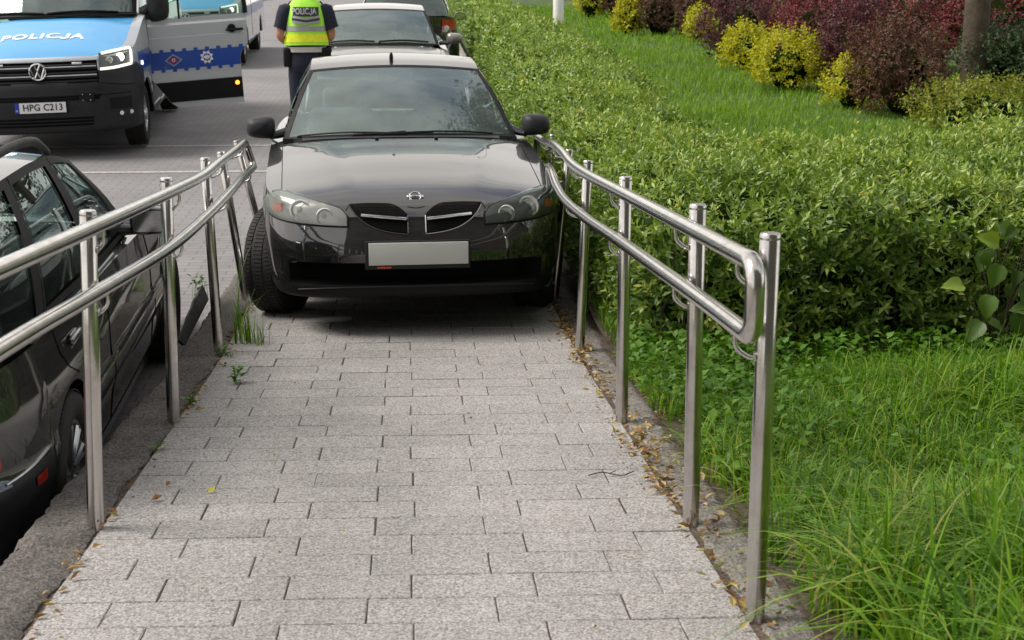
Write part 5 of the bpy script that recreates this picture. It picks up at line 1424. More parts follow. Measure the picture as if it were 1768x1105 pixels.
    def vest(z0, z1, off, m, name, par, t0=0, t1=2 * PI, n=48, k=14):
        G = []
        for i in range(k + 1):
            z = lerp(z0, z1, i / k); row = []
            for t in np.linspace(t0, t1, n + 1):
                rx, ry = zv(z) + off + fold(t, z), yv(z) + off + fold(t, z)
                row.append((math.copysign(abs(math.cos(t)) ** .82, math.cos(t)) * rx, math.copysign(abs(math.sin(t)) ** .82, math.sin(t)) * ry - .01, z + .012 * math.sin(3 * t) * (1.3 - z if z < 1.3 else 0)))
            G.append(row)
        mb = MB(); mb.grid(G); return mb.build(name, m, par, ang=75)
    v = vest(1.145, 1.605, 0, M['hi_vis'], 'vest', root)
    vest(1.175, 1.255, .004, M['hi_vis_yellow'], 'yellow_band', v); vest(1.285, 1.335, .005, M['reflect_tape'], 'reflective_band', v)
    for sg in (-1, 1):
        mb = MB(); mb.tube([(sg * (zv(z) + .004 - .0 * z), -.035 - .04 * (z < 1.45), z) for z in np.linspace(1.38, 1.58, 8)], .010, 6); mb.build('arm_trim', M['black'], v)
    # back panel with lettering and chevrons: y negative faces the viewer
    def back(x, z, off):
        rx, ry = zv(z), yv(z); cx = min(abs(x) / rx, .98); st = (1 - cx ** (2 / .82)) ** (.82 / 2) if cx < 1 else 0
        return Vector((x, -(ry * st) - .014 - off, z))
    def bpatch(pts0, pts1, off, name, m, par, n=16, k=6):
        G = [[back(lerp(a[0], b[0], j / k), lerp(a[1], b[1], j / k), off) for j in range(k + 1)] for a, b in zip(pts0, pts1)]
        mb = MB(); mb.grid(G); return mb.build(name, m, par, ang=75)
    X = np.linspace(-.135, .135, 17)
    pn = bpatch([(x, 1.435) for x in X], [(x, 1.525) for x in X], .012, 'back_panel', M['panel_dark'], v)
    policja(.086, M['reflect_tape'], 'back_lettering', pn, lambda x, y, z: back(x - .012, 1.480 + y, .017 + z), .0025, .74)
    X = np.linspace(-.145, .145, 17); ch = lambda x: .022 * abs(x) / .145
    bpatch([(x, 1.395 + ch(x)) for x in X], [(x, 1.420 + ch(x)) for x in X], .013, 'chevron', M['reflect_tape'], v)
    bpatch([(x, 1.372 + ch(x)) for x in X], [(x, 1.395 + ch(x)) for x in X], .012, 'chevron', M['panel_dark'], v)
    bpatch([(x, 1.348 + ch(x)) for x in X], [(x, 1.372 + ch(x)) for x in X], .013, 'chevron', M['reflect_tape'], v)
    # belt, pouch and holster
    mb = MB(); mb.loft([ell(1.075, .200, .155, 0, -.01, p=.85), ell(1.128, .200, .155, 0, -.01, p=.85)]); mb.build('belt', M['belt_white'], root, ang=60)
    mb = MB(); mb.box((-.205, -.05, 1.02), (.085, .12, .19), bev=.02); mb.box((-.215, .02, 1.05), (.07, .08, .14), bev=.02); mb.build('pouch', M['black'], root)
    mb = MB(); mb.box((.19, -.07, 1.07), (.13, .10, .10), bev=.02); mb.box((.235, -.02, 1.10), (.06, .06, .07), bev=.015); mb.box((.215, .0, 1.0), (.06, .09, .16), bev=.02); mb.build('holster', M['black'], root)
    return root
officer()

# ------------------------------------------------------------------ vegetation
def frames(D, roll=None):
    """orthonormal frames for directions D (n,3): returns side, normal"""
    D = D / np.linalg.norm(D, axis=1, keepdims=True)
    ref = RNG.normal(size=D.shape); S = np.cross(D, ref); S /= np.linalg.norm(S, axis=1, keepdims=True) + 1e-9
    return D, S, np.cross(S, D)

def leaves(base, D, N, ln, wd, tint, fold=0.18, droop=0.15):
    """base, direction D, up-facing normal N (n,3); returns V, F(tri), tint: pointed oval folded along the midrib"""
    n = len(base); D = D / np.linalg.norm(D, axis=1, keepdims=True)
    S = np.cross(D, N); S /= np.linalg.norm(S, axis=1, keepdims=True) + 1e-9; N = np.cross(S, D)
    ln = ln[:, None]; wd = wd[:, None]
    tip = base + D * ln - N * ln * droop; mid = base + D * ln * .48 + N * ln * .0
    l1 = base + D * ln * .42 - S * wd * .5 + N * wd * fold; r1 = base + D * ln * .42 + S * wd * .5 + N * wd * fold
    V = np.stack([base, l1, r1, tip, mid], 1).reshape(-1, 3)
    F0 = np.array([[0, 4, 1], [0, 2, 4], [1, 4, 3], [4, 2, 3]])
    F = (np.arange(n)[:, None, None] * 5 + F0[None]).reshape(-1, 3)
    return V, F, np.repeat(tint, 5)

def sprigs(P, A, per, stem, ln, wd, tint_f, spread=1.0):
    """shoots at P growing along A, each with pairs of leaves"""
    n = len(P); A, S, N = frames(A)
    Vb, Fb, Tb = [], [], []; off = 0
    base_t = tint_f(n)
    for k in range(per):
        f = (k // 2 + .5) / (per / 2); ang = (k % 2) * PI + (k // 2) * PI / 2 + RNG.normal(0, .3, n)
        side = S * np.cos(ang)[:, None] + N * np.sin(ang)[:, None]
        b = P + A * (stem * f)[:, None]
        d = A * (0.35 + 0.6 * f) + side * spread * (1.15 - .6 * f) + RNG.normal(0, .18, (n, 3)); d[:, 2] += .05
        nn = A * 1.0 - side * .25 + RNG.normal(0, .3, (n, 3))
        sz = RNG.uniform(.75, 1.2, n) * (1.1 - .35 * f)
        V, F, T = leaves(b, d, nn, ln * sz, wd * sz, np.clip(base_t + RNG.normal(0, .09, n) + .10 * f, 0, 1), droop=.12)
        Vb.append(V); Fb.append(F + off); Tb.append(T); off += len(V)
    return np.concatenate(Vb), np.concatenate(Fb), np.concatenate(Tb)

def wob(x, y, s=1.0, ph=0.0):
    return (np.sin(x * 2.1 * s + y * 1.3 * s + ph) + np.sin(x * 1.1 * s - y * 2.7 * s + 1.7 + ph) + .6 * np.sin(x * 4.9 * s + y * 4.3 * s + ph * 2)) / 2.6

# hedge outline (clockwise from the corner by the ramp); its top is clipped level
hedge_poly = [(1.12, 6.75), (1.45, 6.62), (2.2, 6.62), (3.2, 6.70), (4.6, 6.85), (6.4, 7.1), (6.5, 11.6), (5.4, 11.2), (4.4, 10.2), (3.3, 9.35), (2.55, 8.95), (2.05, 9.3), (1.98, 10.4), (2.15, 12), (2.42, 16), (2.4, 22), (2.15, 32), (2.1, 46), (1.25, 46), (1.22, 32), (1.0, 18), (.97, 12), (1.0, 8.2)]
def inside(px, py, poly):
    r = np.zeros(len(px), bool); n = len(poly)
    for i in range(n):
        x1, y1 = poly[i]; x2, y2 = poly[(i + 1) % n]
        c = ((y1 > py) != (y2 > py)) & (px < (x2 - x1) * (py - y1) / (y2 - y1 + 1e-12) + x1); r ^= c
    return r
def edge_dist(px, py, poly):
    d = np.full(len(px), 1e9); n = len(poly); nx_ = np.zeros(len(px)); ny_ = np.zeros(len(px))
    for i in range(n):
        a = np.array(poly[i]); b = np.array(poly[(i + 1) % n]); ab = b - a; L2 = ab @ ab
        t = np.clip(((px - a[0]) * ab[0] + (py - a[1]) * ab[1]) / L2, 0, 1)
        dx, dy = px - (a[0] + ab[0] * t), py - (a[1] + ab[1] * t); dd = np.hypot(dx, dy); m = dd < d
        d[m] = dd[m]; l = math.sqrt(L2); nx_[m] = ab[1] / l; ny_[m] = -ab[0] / l
    return d, nx_, ny_
hedge_ground = lambda y: np.maximum(0.064 + 0.028 * y, np.where(y < 8.4, 0.24, -9))
def hedge_top(x, y):
    t = hedge_ground(y) + 0.78 + 0.06 * wob(x, y, 1.0) + 0.045 * wob(x, y, 3.3, 2)
    return t
def hedge():
    root = empty('hedge', (1.5, 7, 0.25)); tag(root, 'clipped green privet hedge turning a corner beside the ramp and running up along the road', 'hedge')
    poly = hedge_poly; Vs, Fs, Ts = [], [], []; off = 0
    area = lambda pts: 0
    def addp(P, A, per, stem, ln, wd, tf):
        nonlocal off
        V, F, T = sprigs(P, A, per, stem, ln, wd, tf); Vs.append(V); Fs.append(F + off); Ts.append(T); off += len(V)
    # top, thinning out with distance
    for (y0, y1, dens, sc) in ((6.4, 9.4, 640, 1.0), (9.4, 13, 360, 1.15), (13, 19, 240, 1.35), (19, 28, 130, 1.8), (28, 46, 60, 2.4)):
        n = int(6.0 * (y1 - y0) * dens); x = RNG.uniform(.85, 6.6, n); y = RNG.uniform(y0, y1, n); k = inside(x, y, poly); x, y = x[k], y[k]
        d, nx_, ny_ = edge_dist(x, y, poly)
        rnd = np.clip(1 - d / .28, 0, 1) ** 2 * .20
        dep = RNG.random(len(x)) ** 2 * .10
        z = hedge_top(x, y) - rnd - dep - .04
        P = np.stack([x, y, z], 1); A = np.stack([nx_ * (d < .25) * .6 + RNG.normal(0, .38, len(x)), ny_ * (d < .25) * .6 + RNG.normal(0, .38, len(x)), np.ones(len(x))], 1)
        if sc > 1.3: per = 4
        else: per = 8
        st = RNG.uniform(.04, .10, len(x)) * (1 + .2 * (sc - 1)); tall = RNG.random(len(x)) < .12; st[tall] *= 2.3
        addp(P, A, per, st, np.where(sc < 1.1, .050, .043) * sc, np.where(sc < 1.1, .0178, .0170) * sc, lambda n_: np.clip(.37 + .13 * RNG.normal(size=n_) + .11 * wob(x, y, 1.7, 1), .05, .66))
    # taller shoots along the back edge of the cross arm, a few yellowing leaves
    n = 150; x = RNG.uniform(2.6, 6.4, n); y = 8.85 + np.maximum(0, (x - 2.6)) * .62 + RNG.normal(0, .35, n) - .25; k = inside(x, y, poly); x, y = x[k], y[k]
    P = np.stack([x, y, hedge_top(x, y) - .08], 1); A = np.stack([RNG.normal(0, .25, len(x)), RNG.normal(0, .25, len(x)), np.ones(len(x))], 1)
    addp(P, A, 10, RNG.uniform(.12, .30, len(x)), .062, .022, lambda n_: np.clip(.5 + .15 * RNG.normal(size=n_), .2, .8))
    n = 30; x = RNG.uniform(.95, 4, n); y = RNG.uniform(6.5, 14, n); k = inside(x, y, poly); x, y = x[k], y[k]
    P = np.stack([x, y, hedge_top(x, y) - .03], 1); A = np.stack([RNG.normal(0, .5, len(x)), RNG.normal(0, .5, len(x)), np.ones(len(x))], 1)
    addp(P, A, 2, np.full(len(x), .04), .055, .030, lambda n_: np.full(n_, 1.0))
    # faces: leaves tinted darker than the top, shade painted into the colour
    nseg = len(poly)
    for i in range(nseg):
        a, b = np.array(poly[i]), np.array(poly[(i + 1) % nseg]); l = np.linalg.norm(b - a); nrm = np.array([(b - a)[1], -(b - a)[0]]) / l
        mid = (a + b) / 2
        if mid[1] > 11 and mid[0] > 1.7 or mid[0] > 6: continue
        dens, sc = (620, 1.0) if mid[1] < 9 else ((330, 1.3) if mid[1] < 20 else (90, 2.0))
        n = int(l * .85 * dens); t = RNG.random(n); h = RNG.random(n)
        xy = a + (b - a) * t[:, None]; x, y = xy[:, 0], xy[:, 1]
        zg = hedge_ground(y); zt = hedge_top(x, y) - .08; z = lerp(zg - .02, zt, h)
        dep = RNG.random(n) ** 1.6 * .16 + .05 * wob(x * 2 + y * 2, z * 4) * .6 + np.where(h < .25, .08 * (1 - h / .25), 0)
        gapm = (wob(x * 3.1 + y * 2.3, z * 5, 1.2, 3) > -.62) | (RNG.random(n) < .25)
        x = x - nrm[0] * dep; y = y - nrm[1] * dep
        P = np.stack([x, y, z], 1)[gapm]; n = len(P); g = RNG.normal(0, .42, (n, 3))
        A = np.stack([np.full(n, nrm[0]) * .8, np.full(n, nrm[1]) * .8, np.full(n, .55)], 1) + g
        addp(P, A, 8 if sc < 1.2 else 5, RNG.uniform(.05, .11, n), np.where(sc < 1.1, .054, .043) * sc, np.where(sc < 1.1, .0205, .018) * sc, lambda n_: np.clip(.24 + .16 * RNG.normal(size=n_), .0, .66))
    fo = fast('foliage', np.concatenate(Vs), np.concatenate(Fs), M['privet'], root, np.concatenate(Ts), sm=False); fo.location = -root.location
    # dark solid core; shade between the leaves is put into its colour
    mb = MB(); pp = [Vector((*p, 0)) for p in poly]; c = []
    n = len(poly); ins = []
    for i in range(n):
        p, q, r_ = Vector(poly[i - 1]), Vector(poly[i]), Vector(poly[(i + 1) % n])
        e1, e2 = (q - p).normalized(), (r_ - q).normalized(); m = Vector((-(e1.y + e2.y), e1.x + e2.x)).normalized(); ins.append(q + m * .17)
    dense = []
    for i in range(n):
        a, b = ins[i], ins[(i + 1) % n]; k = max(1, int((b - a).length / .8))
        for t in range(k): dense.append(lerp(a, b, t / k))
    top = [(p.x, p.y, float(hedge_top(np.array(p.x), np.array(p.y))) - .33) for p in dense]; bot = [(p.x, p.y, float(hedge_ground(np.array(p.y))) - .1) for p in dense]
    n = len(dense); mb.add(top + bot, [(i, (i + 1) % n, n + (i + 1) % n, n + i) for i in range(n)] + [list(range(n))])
    o = mb.build('shade_core', M['twig'], root, ang=20); o.location = -root.location
    mb = MB(); rg = np.random.default_rng(4)
    for x in np.arange(1.2, 6.3, .09):
        y = 6.78 + .05 * (x - 1.2) + rg.normal(0, .05); mb.tube([(x, y, .2), (x + rg.normal(0, .05), y - .02, .5), (x + rg.normal(0, .12), y - .05 + rg.normal(0, .04), .8)], [.008, .006, .003], 5)
    st = mb.build('stems', M['bark'], root); st.location = -root.location
hedge()

def blades(x, y, z, h, w, tint, bend=0.5, seg=4, lean=None):
    n = len(x); az = RNG.uniform(0, 2 * PI, n); d = np.stack([np.cos(az), np.sin(az)], 1)
    if lean is not None: d = d + lean; d /= np.linalg.norm(d, axis=1, keepdims=True)
    s = np.stack([-d[:, 1], d[:, 0]], 1); bd = np.abs(RNG.normal(bend, bend * .5, n))
    rows = []
    for k in range(seg + 1):
        t = k / seg; r_ = h * bd * (.85 * t**2); zz = h * (t - .52 * np.minimum(bd, 1.35) * t**3); ww = w * (1 - t**1.6) * .5 + (.0004 if k == seg else 0)
        cx, cy = x + d[:, 0] * r_, y + d[:, 1] * r_
        rows.append(np.stack([cx - s[:, 0] * ww, cy - s[:, 1] * ww, z + zz], 1)); rows.append(np.stack([cx + s[:, 0] * ww, cy + s[:, 1] * ww, z + zz], 1))
    V = np.stack(rows, 1).reshape(-1, 3); m = 2 * (seg + 1)
    F0 = np.array([[2 * k, 2 * k + 1, 2 * k + 3, 2 * k + 2] for k in range(seg)]); F = (np.arange(n)[:, None, None] * m + F0[None]).reshape(-1, 4)
    return V, F, np.repeat(tint, m)

rz_np = np.vectorize(right_z)
def verge():
    Vs, Fs, Ts = [], [], []; off = 0
    def add(V, F, T):
        nonlocal off; Vs.append(V); Fs.append(F + off); Ts.append(T); off += len(V)
    # clumps of long grass, lusher towards the viewer and away from the kerb
    n = 7000; x = RNG.uniform(.985, 5.2, n); y = RNG.uniform(2.2, 6.75, n)
    dk = x - .985; p = np.clip(.42 + dk * 1.6, 0, 1) * np.clip(.95 + .5 * wob(x, y, 1.6), .35, 1); k = RNG.random(n) < p; x, y = x[k], y[k]
    lush = np.clip(.5 + .55 * wob(x, y, 1.1, .7) + .30 * (4.6 - y) + .18 * (x - 1.2), .12, 1.35)
    per = 13; X = np.repeat(x, per) + RNG.normal(0, .026, len(x) * per); Y = np.repeat(y, per) + RNG.normal(0, .028, len(x) * per); Lu = np.repeat(lush, per)
    tb = np.repeat(np.clip(.34 + .27 * RNG.normal(size=len(x)), 0, .82), per)
    ok = X > .97; X, Y, Lu, tb = X[ok], Y[ok], Lu[ok], tb[ok]
    h = (.08 + .26 * Lu) * RNG.uniform(.45, 1.3, len(X)); tt = np.clip(tb + RNG.normal(0, .12, len(X)), 0, .9); dry = RNG.random(len(X)) < .012; tt[dry] = 1
    add(*blades(X, Y, rz_np(X, Y) - .012, h, (.0055 + .0085 * Lu * RNG.random(len(X)) ** 1.2), tt, .85, 6))
    # short undergrowth
    n = 20000; x = RNG.uniform(.97, 5.2, n); y = RNG.uniform(2.2, 6.9, n); k = RNG.random(n) < np.clip((x - .97) * 4, .18, 1); x, y = x[k], y[k]
    add(*blades(x, y, rz_np(x, y) - .012, RNG.uniform(.03, .10, len(x)), RNG.uniform(.003, .006, len(x)), np.clip(.35 + .22 * RNG.normal(size=len(x)), 0, .95), .5, 3))
    # flowering stalks
    n = 150; x = RNG.uniform(1.1, 4.5, n); y = RNG.uniform(2.4, 6.6, n)
    add(*blades(x, y, rz_np(x, y), RNG.uniform(.22, .42, n), np.full(n, .003), np.clip(.35 + .35 * RNG.random(n), 0, 1), .22, 5))
    # loose strip along the ramp up to the car
    n = 2600; x = RNG.uniform(.99, 1.25, n); y = RNG.uniform(6.2, 9.6, n)
    add(*blades(x, y, rz_np(x, y) - .01, RNG.uniform(.04, .16, n), RNG.uniform(.003, .006, n), np.clip(.45 + .2 * RNG.normal(size=n), 0, 1), .6, 4))
    o = fast('grass', np.concatenate(Vs), np.concatenate(Fs), M['grass'], None, np.concatenate(Ts), sm=False); tag(o, 'long lush grass on the verge beside the ramp', 'grass', kind='stuff')
    # low broad-leaved plants among it
    Vs, Fs, Ts, off = [], [], [], 0
    n = 5200; x = RNG.uniform(.99, 4.2, n); y = RNG.uniform(3.0, 6.85, n)
    w_ = np.exp(-((x - 1.22) / .28)**2) * np.clip((y - 4.4) / 1.2, .08, 1) + .9 * np.exp(-((y - 6.5) / .22)**2) + .05; k = RNG.random(n) < w_ * .8; x, y = x[k], y[k]
    per = 7; m = len(x) * per; X = np.repeat(x, per); Y = np.repeat(y, per); az = RNG.uniform(0, 2 * PI, m); el = RNG.uniform(.15, 1.1, m)
    D = np.stack([np.cos(az) * np.cos(el), np.sin(az) * np.cos(el), np.sin(el)], 1); hh = RNG.uniform(.02, .16, m)
    B = np.stack([X + D[:, 0] * .03, Y + D[:, 1] * .03, rz_np(X, Y) + hh], 1); N = np.stack([-D[:, 0] * .6, -D[:, 1] * .6, np.ones(m)], 1) + RNG.normal(0, .25, (m, 3))
    sz = RNG.uniform(.6, 1.3, m)
    V, F, T = leaves(B, D, N, (.041 * sz), (.031 * sz), np.clip(.5 + .25 * RNG.normal(size=m), 0, 1), .12, .25)
    o = fast('ground_cover', V, F, M['weed'], None, T); tag(o, 'low broad leaved weeds between the handrail and the hedge foot', 'weeds', kind='stuff')
verge()

def lawn_grass():
    Vs, Fs, Ts = [], [], []; off = 0
    for (y0, y1, x0, x1, dens, sc) in ((8.6, 12, 1.9, 6.5, 1500, 1.0), (12, 18, 2.0, 7.5, 900, 1.25), (18, 28, 2.0, 9, 380, 1.8), (28, 48, 2.0, 12, 130, 2.8)):
        n = int((y1 - y0) * (x1 - x0) * dens); x = RNG.uniform(x0, x1, n); y = RNG.uniform(y0, y1, n)
        V, F, T = blades(x, y, rz_np(x, y) - .015, RNG.uniform(.05, .11, n) * sc ** .6 * (1 + .35 * wob(x, y, .9)), RNG.uniform(.004, .008, n) * sc, np.clip(.42 + .2 * RNG.normal(size=n) + .16 * wob(x, y, .6, 1), 0, 1), .5, 2)
        Vs.append(V); Fs.append(F + off); Ts.append(T); off += len(V)
    o = fast('lawn_grass', np.concatenate(Vs), np.concatenate(Fs), M['lawn'], None, np.concatenate(Ts)); tag(o, 'short bright grass of the lawn behind the hedge', 'grass', kind='stuff')
lawn_grass()

def bush(name, label, cat, x, y, rx, ry, h, m, nl, ln, group, lean=0.0, seed=0, wd=.5, spiky=.3, stem=.12):
    z0 = right_z(x, y); root = empty(name, (x, y, z0)); tag(root, label, cat, group)
    rg = np.random.default_rng(seed + 100)
    # lumpy dome: the radius varies with direction, shoots break out of it
    per = 6; n = nl // per; ph = rg.random(6) * 6
    def lump(u):
        az = np.arctan2(u[:, 1], u[:, 0])
        return 1 + .10 * np.sin(3 * az + ph[0] + 2 * u[:, 2]) + .08 * np.sin(5 * az - 3 * u[:, 2] + ph[1]) + .07 * np.sin(7 * u[:, 2] + 2 * az + ph[2]) + .05 * np.sin(11 * az + 6 * u[:, 2] + ph[3])
    u = rg.normal(size=(n * 2, 3)); u /= np.linalg.norm(u, axis=1, keepdims=True); u = u[u[:, 2] > -.72][:n]; n = len(u)
    rr = lump(u) * (1 - .30 * rg.random(n) ** 1.8) + (rg.random(n) < .06) * rg.random(n) * .14
    zc_ = .46 + .50 * u[:, 2] * rr
    P = np.stack([rx * u[:, 0] * rr * .95, ry * u[:, 1] * rr * .95, np.maximum(h * zc_, .03)], 1); U = u
    P[:, 0] += lean * P[:, 2]
    A = U * .75 + np.array([0, 0, .6]) + RNG.normal(0, spiky, U.shape)
    ln = ln * 1.35
    V, F, T = sprigs(P, A, per, RNG.uniform(.5, 1.3, n) * stem, ln, ln * (wd + .08), lambda k: np.clip(.45 + .22 * RNG.normal(size=k), 0, 1))
    fast('foliage', V, F, m, root, T)
    mb = MB(); rings = []
    for zf, k in ((.0, .22), (.1, .36), (.3, .50), (.5, .52), (.66, .36), (.74, .04)):
        rings.append([(lean * zf * h + rx * k * math.cos(t) * (1 + .1 * math.sin(3 * t + seed)), ry * k * math.sin(t), h * zf) for t in np.linspace(0, 2 * PI, 15)[:-1]])
    mb.loft(rings); mb.build('shade_core', M['twig'], root, ang=80)  # solid dark core, painted to stand for shade inside the bush
    return root
BG, SG = 'barberry shrubs along the lawn', 'golden shrubs along the lawn'
bb, br = M['barberry'], M['barberry_brown']
bush('barberry_bush', 'russet brown barberry nearest the thick tree trunk, leaning left over the hedge', 'shrub', 5.85, 16.9, .54, .70, 1.12, br, 13000, .030, BG, -.18, 1)
bush('barberry_bush', 'dark red barberry between two golden shrubs, its top reaching the tree trunk side', 'shrub', 6.12, 19.7, .56, .66, 1.30, M['barberry_plum'], 12000, .032, BG, -.05, 2)
bush('barberry_bush', 'tall maroon barberry behind the brightest golden shrub', 'shrub', 6.35, 22.6, .72, .8, 1.36, bb, 11000, .036, BG, 0, 3)
bush('barberry_bush', 'plum purple rounded barberry left of the brightest golden shrub', 'shrub', 5.72, 25.3, .66, .7, 1.25, M['barberry_plum'], 8000, .036, BG, 0, 4)
bush('barberry_bush', 'narrow brownish barberry between small yellow shrubs near the far trunk', 'shrub', 6.2, 31.6, .40, .5, 1.25, br, 4500, .042, BG, 0, 5)
bush('barberry_bush', 'dome shaped rust topped barberry, second from the lamp post', 'shrub', 5.62, 32.8, .62, .6, 1.15, br, 6000, .042, BG, 0, 6)
bush('barberry_bush', 'farthest dark barberry, nearest to the lamp post', 'shrub', 5.9, 41.0, .75, .6, 1.2, M['barberry_plum'], 4000, .055, BG, 0, 7)
bush('barberry_bush', 'crimson barberry right of the thick tree trunk', 'shrub', 9.2, 22.5, .95, .8, 1.55, bb, 9000, .040, BG, 0, 8)
bush('barberry_bush', 'crimson topped barberry just behind and left of the thick tree trunk', 'shrub', 7.9, 23.6, .95, .9, 1.35, bb, 9000, .040, BG, 0, 9)
bush('barberry_bush', 'low crimson barberry in the back row above the maroon one', 'shrub', 7.6, 28.2, 1.0, .8, 1.25, bb, 6000, .048, BG, 0, 10)
bush('barberry_bush', 'red barberry at the right edge of the back row', 'shrub', 10.4, 23.4, .95, .8, 1.5, bb, 6000, .042, BG, 0, 21)
sp_, sg_ = M['spirea'], M['spirea_green']
bush('golden_shrub', 'brightest golden shrub, spreading, in front of the maroon barberry', 'shrub', 5.25, 20.0, .52, .5, .80, sp_, 5200, .034, SG, -.05, 11, .5, .5, .16)
bush('golden_shrub', 'upright golden shrub pressed against the plum barberry', 'shrub', 5.40, 23.3, .40, .4, .72, sp_, 3200, .038, SG, 0, 12, .5, .5, .15)
bush('golden_shrub', 'small yellow green shrub at the foot of the russet barberry', 'shrub', 5.42, 17.6, .36, .36, .62, sp_, 2800, .032, SG, 0, 13, .5, .4, .13)
bush('golden_shrub', 'low yellow green mound in front of the thick tree trunk', 'shrub', 6.05, 15.2, .75, .5, .55, sg_, 6500, .030, SG, 0, 14, .5, .5, .14)
bush('golden_shrub', 'yellow shrub left of the dome shaped barberry', 'shrub', 4.92, 32.9, .30, .35, .85, sp_, 2000, .05, SG, 0, 15, .5, .4, .15)
bush('golden_shrub', 'yellow shrub right of the dome shaped barberry', 'shrub', 6.05, 30.4, .28, .3, .70, sp_, 1500, .048, SG, 0, 16, .5, .4, .15)
bush('golden_shrub', 'farthest golden shrub, left of the darkest barberry', 'shrub', 5.05, 41, .42, .4, .85, sp_, 1500, .06, SG, 0, 17, .5, .4, .15)
EG = 'dark evergreens behind the shrubs'
bush('evergreen_shrub', 'dark evergreen right of the thick tree trunk', 'shrub', 8.35, 19.4, 1.0, .9, .98, M['evergreen'], 9000, .036, EG, 0, 31)
bush('evergreen_shrub', 'dark evergreen in the back between the two tree trunks', 'shrub', 9.6, 33.5, 1.8, 1.2, 1.9, M['evergreen'], 8000, .06, EG, 0, 32)
bush('evergreen_shrub', 'dark evergreen left of the far tree trunk', 'shrub', 8.4, 40.5, 1.5, 1.2, 2.0, M['evergreen'], 6000, .07, EG, 0, 33)
bush('evergreen_shrub', 'evergreen at the top right edge of the picture', 'shrub', 12.3, 31.5, 2.0, 1.4, 2.2, M['evergreen'], 8000, .06, EG, 0, 34)

def tree(label, x, y, r, H, crown_r, nleaf, seed, ln=.11, low=.38):
    rg = np.random.default_rng(seed); z0 = right_z(x, y) - .05
    root = empty('tree', (x, y, z0)); tag(root, label, 'tree', 'trees behind the hedge')
    mb = MB(); pts = [(0, 0, 0), (.01, .01, .25), (.02, .0, 1.2), (.0, .03, 2.6), (.05, .02, H * .6), (.1, .05, H * .92)]
    mb.tube(catmull(pts, 6), [r * (1.35 if i == 0 else 1.08 if i < 4 else 1) * (1 - .8 * max(0, (i - 12) / 18)) for i in range(31)], 18)
    tips = []
    for i in range(13):
        a = i * 2.4; z = lerp(H * low, H * .88, i / 12); L_ = crown_r * rg.uniform(.6, 1.0) * (1.1 - .4 * i / 12)
        e = Vector((math.cos(a) * L_, math.sin(a) * L_, z + L_ * rg.uniform(.1, .5))); m = Vector((e.x * .5, e.y * .5, lerp(z, e.z, .35)))
        mb.tube(catmull([(0.03, .02, z), m, e], 5), [lerp(r * .42, .012, t / 10) for t in range(11)], 8); tips += [m, e, lerp(m, e, .5)]
    mb.build('trunk', M['bark'], root, ang=80)
    n = nleaf // 6; ti = rg.integers(0, len(tips), n); c = np.array([tuple(tips[i]) for i in ti]) + rg.normal(0, crown_r * .17, (n, 3))
    V, F, T = sprigs(c, rg.normal(size=(n, 3)), 6, rg.uniform(.1, .3, n), ln, ln * .55, lambda k: np.clip(.45 + .25 * RNG.normal(size=k), 0, 1))
    fast('crown', V, F, M['tree_leaf'], root, T)
tree('thick grey brown tree trunk rising between the russet barberry and the dark evergreen', 7.52, 19.2, .168, 17.0, 4.2, 26000, 1, .17)
tree('slimmer far tree trunk behind the plum barberry', 9.95, 46, .28, 10, 3.5, 8000, 2, .16)

tree('leafy background tree far left of the row, behind the lawn', 6.5, 56, .2, 9, 3.6, 7000, 11, .26, .14)
tree('leafy background tree second in the far row', 12.5, 52, .2, 10, 3.8, 7000, 12, .26, .14)
tree('leafy background tree third in the far row, behind the red barberries', 18, 49, .2, 9.5, 3.8, 7000, 13, .26, .14)
tree('leafy background tree at the right end of the far row', 23.5, 44, .2, 10, 4.0, 7000, 14, .26, .14)
tree('tree outside the frame on the right, its branches reaching over the verge', 4.9, 5.4, .15, 9.0, 3.3, 12000, 5)

# the house the ramp leads up to, behind the viewer: seen only as a reflection in the cars and rails
def house():
    root = empty('apartment_building', (14, -7.5, 0.9)); tag(root, 'plain rendered apartment block behind the viewer, seen only in reflections', 'building')
    wl_ = mat('render_wall', (0.13, 0.12, 0.11), 0.9, nscale=1.5, namt=0.15); wn_ = mat('window_dark', (0.05, 0.055, 0.06), 0.2)
    xs = [-20.0]
    mb = MB(); mb.box((2, -4.0, 8.0), (40, 8, 17)); mb.build('wall', wl_, root, ang=0)
    mb = MB(); mb.box((2, -3.8, 16.7), (41, 9, .4)); mb.build('roof', M['kerb'], root, ang=0)
    for fl in range(5):
        for i in range(11):
            mb = MB(); mb.box((-16.0 + i * 3.6, .02, 1.9 + fl * 2.9), (1.7, .08, 1.5), bev=.02); f_ = mb.build('window', wl_, root, ang=0)
            mb = MB(); mb.box((-16.0 + i * 3.6, .065, 1.9 + fl * 2.9), (1.5, .02, 1.3)); mb.build('pane', wn_, f_, ang=0)
house()

# lamp post on the lawn
def lamp_post():
    x, y = 3.70, 36.5; root = empty('lamp_post', (x, y, right_z(x, y) - .02)); tag(root, 'white lamp post standing on the far lawn beyond the hedge', 'lamp post')
    mb = MB(); mb.lathe([(.135, 0), (.135, 1.1), (.10, 1.25), (.07, 4), (.055, 7.5)], 24, axis='z'); mb.build('pole', M['white'], root)
    mb = MB(); mb.tube([(0, 0, 7.45), (-.1, 0, 7.7), (-.5, 0, 7.9), (-1.1, 0, 7.95)], .035, 10); mb.build('arm', M['white'], root)
    mb = MB(); mb.box((-1.35, 0, 7.95), (.6, .25, .10), bev=.04); mb.build('lamp_head', M['reflect_tape'], root)
lamp_post()

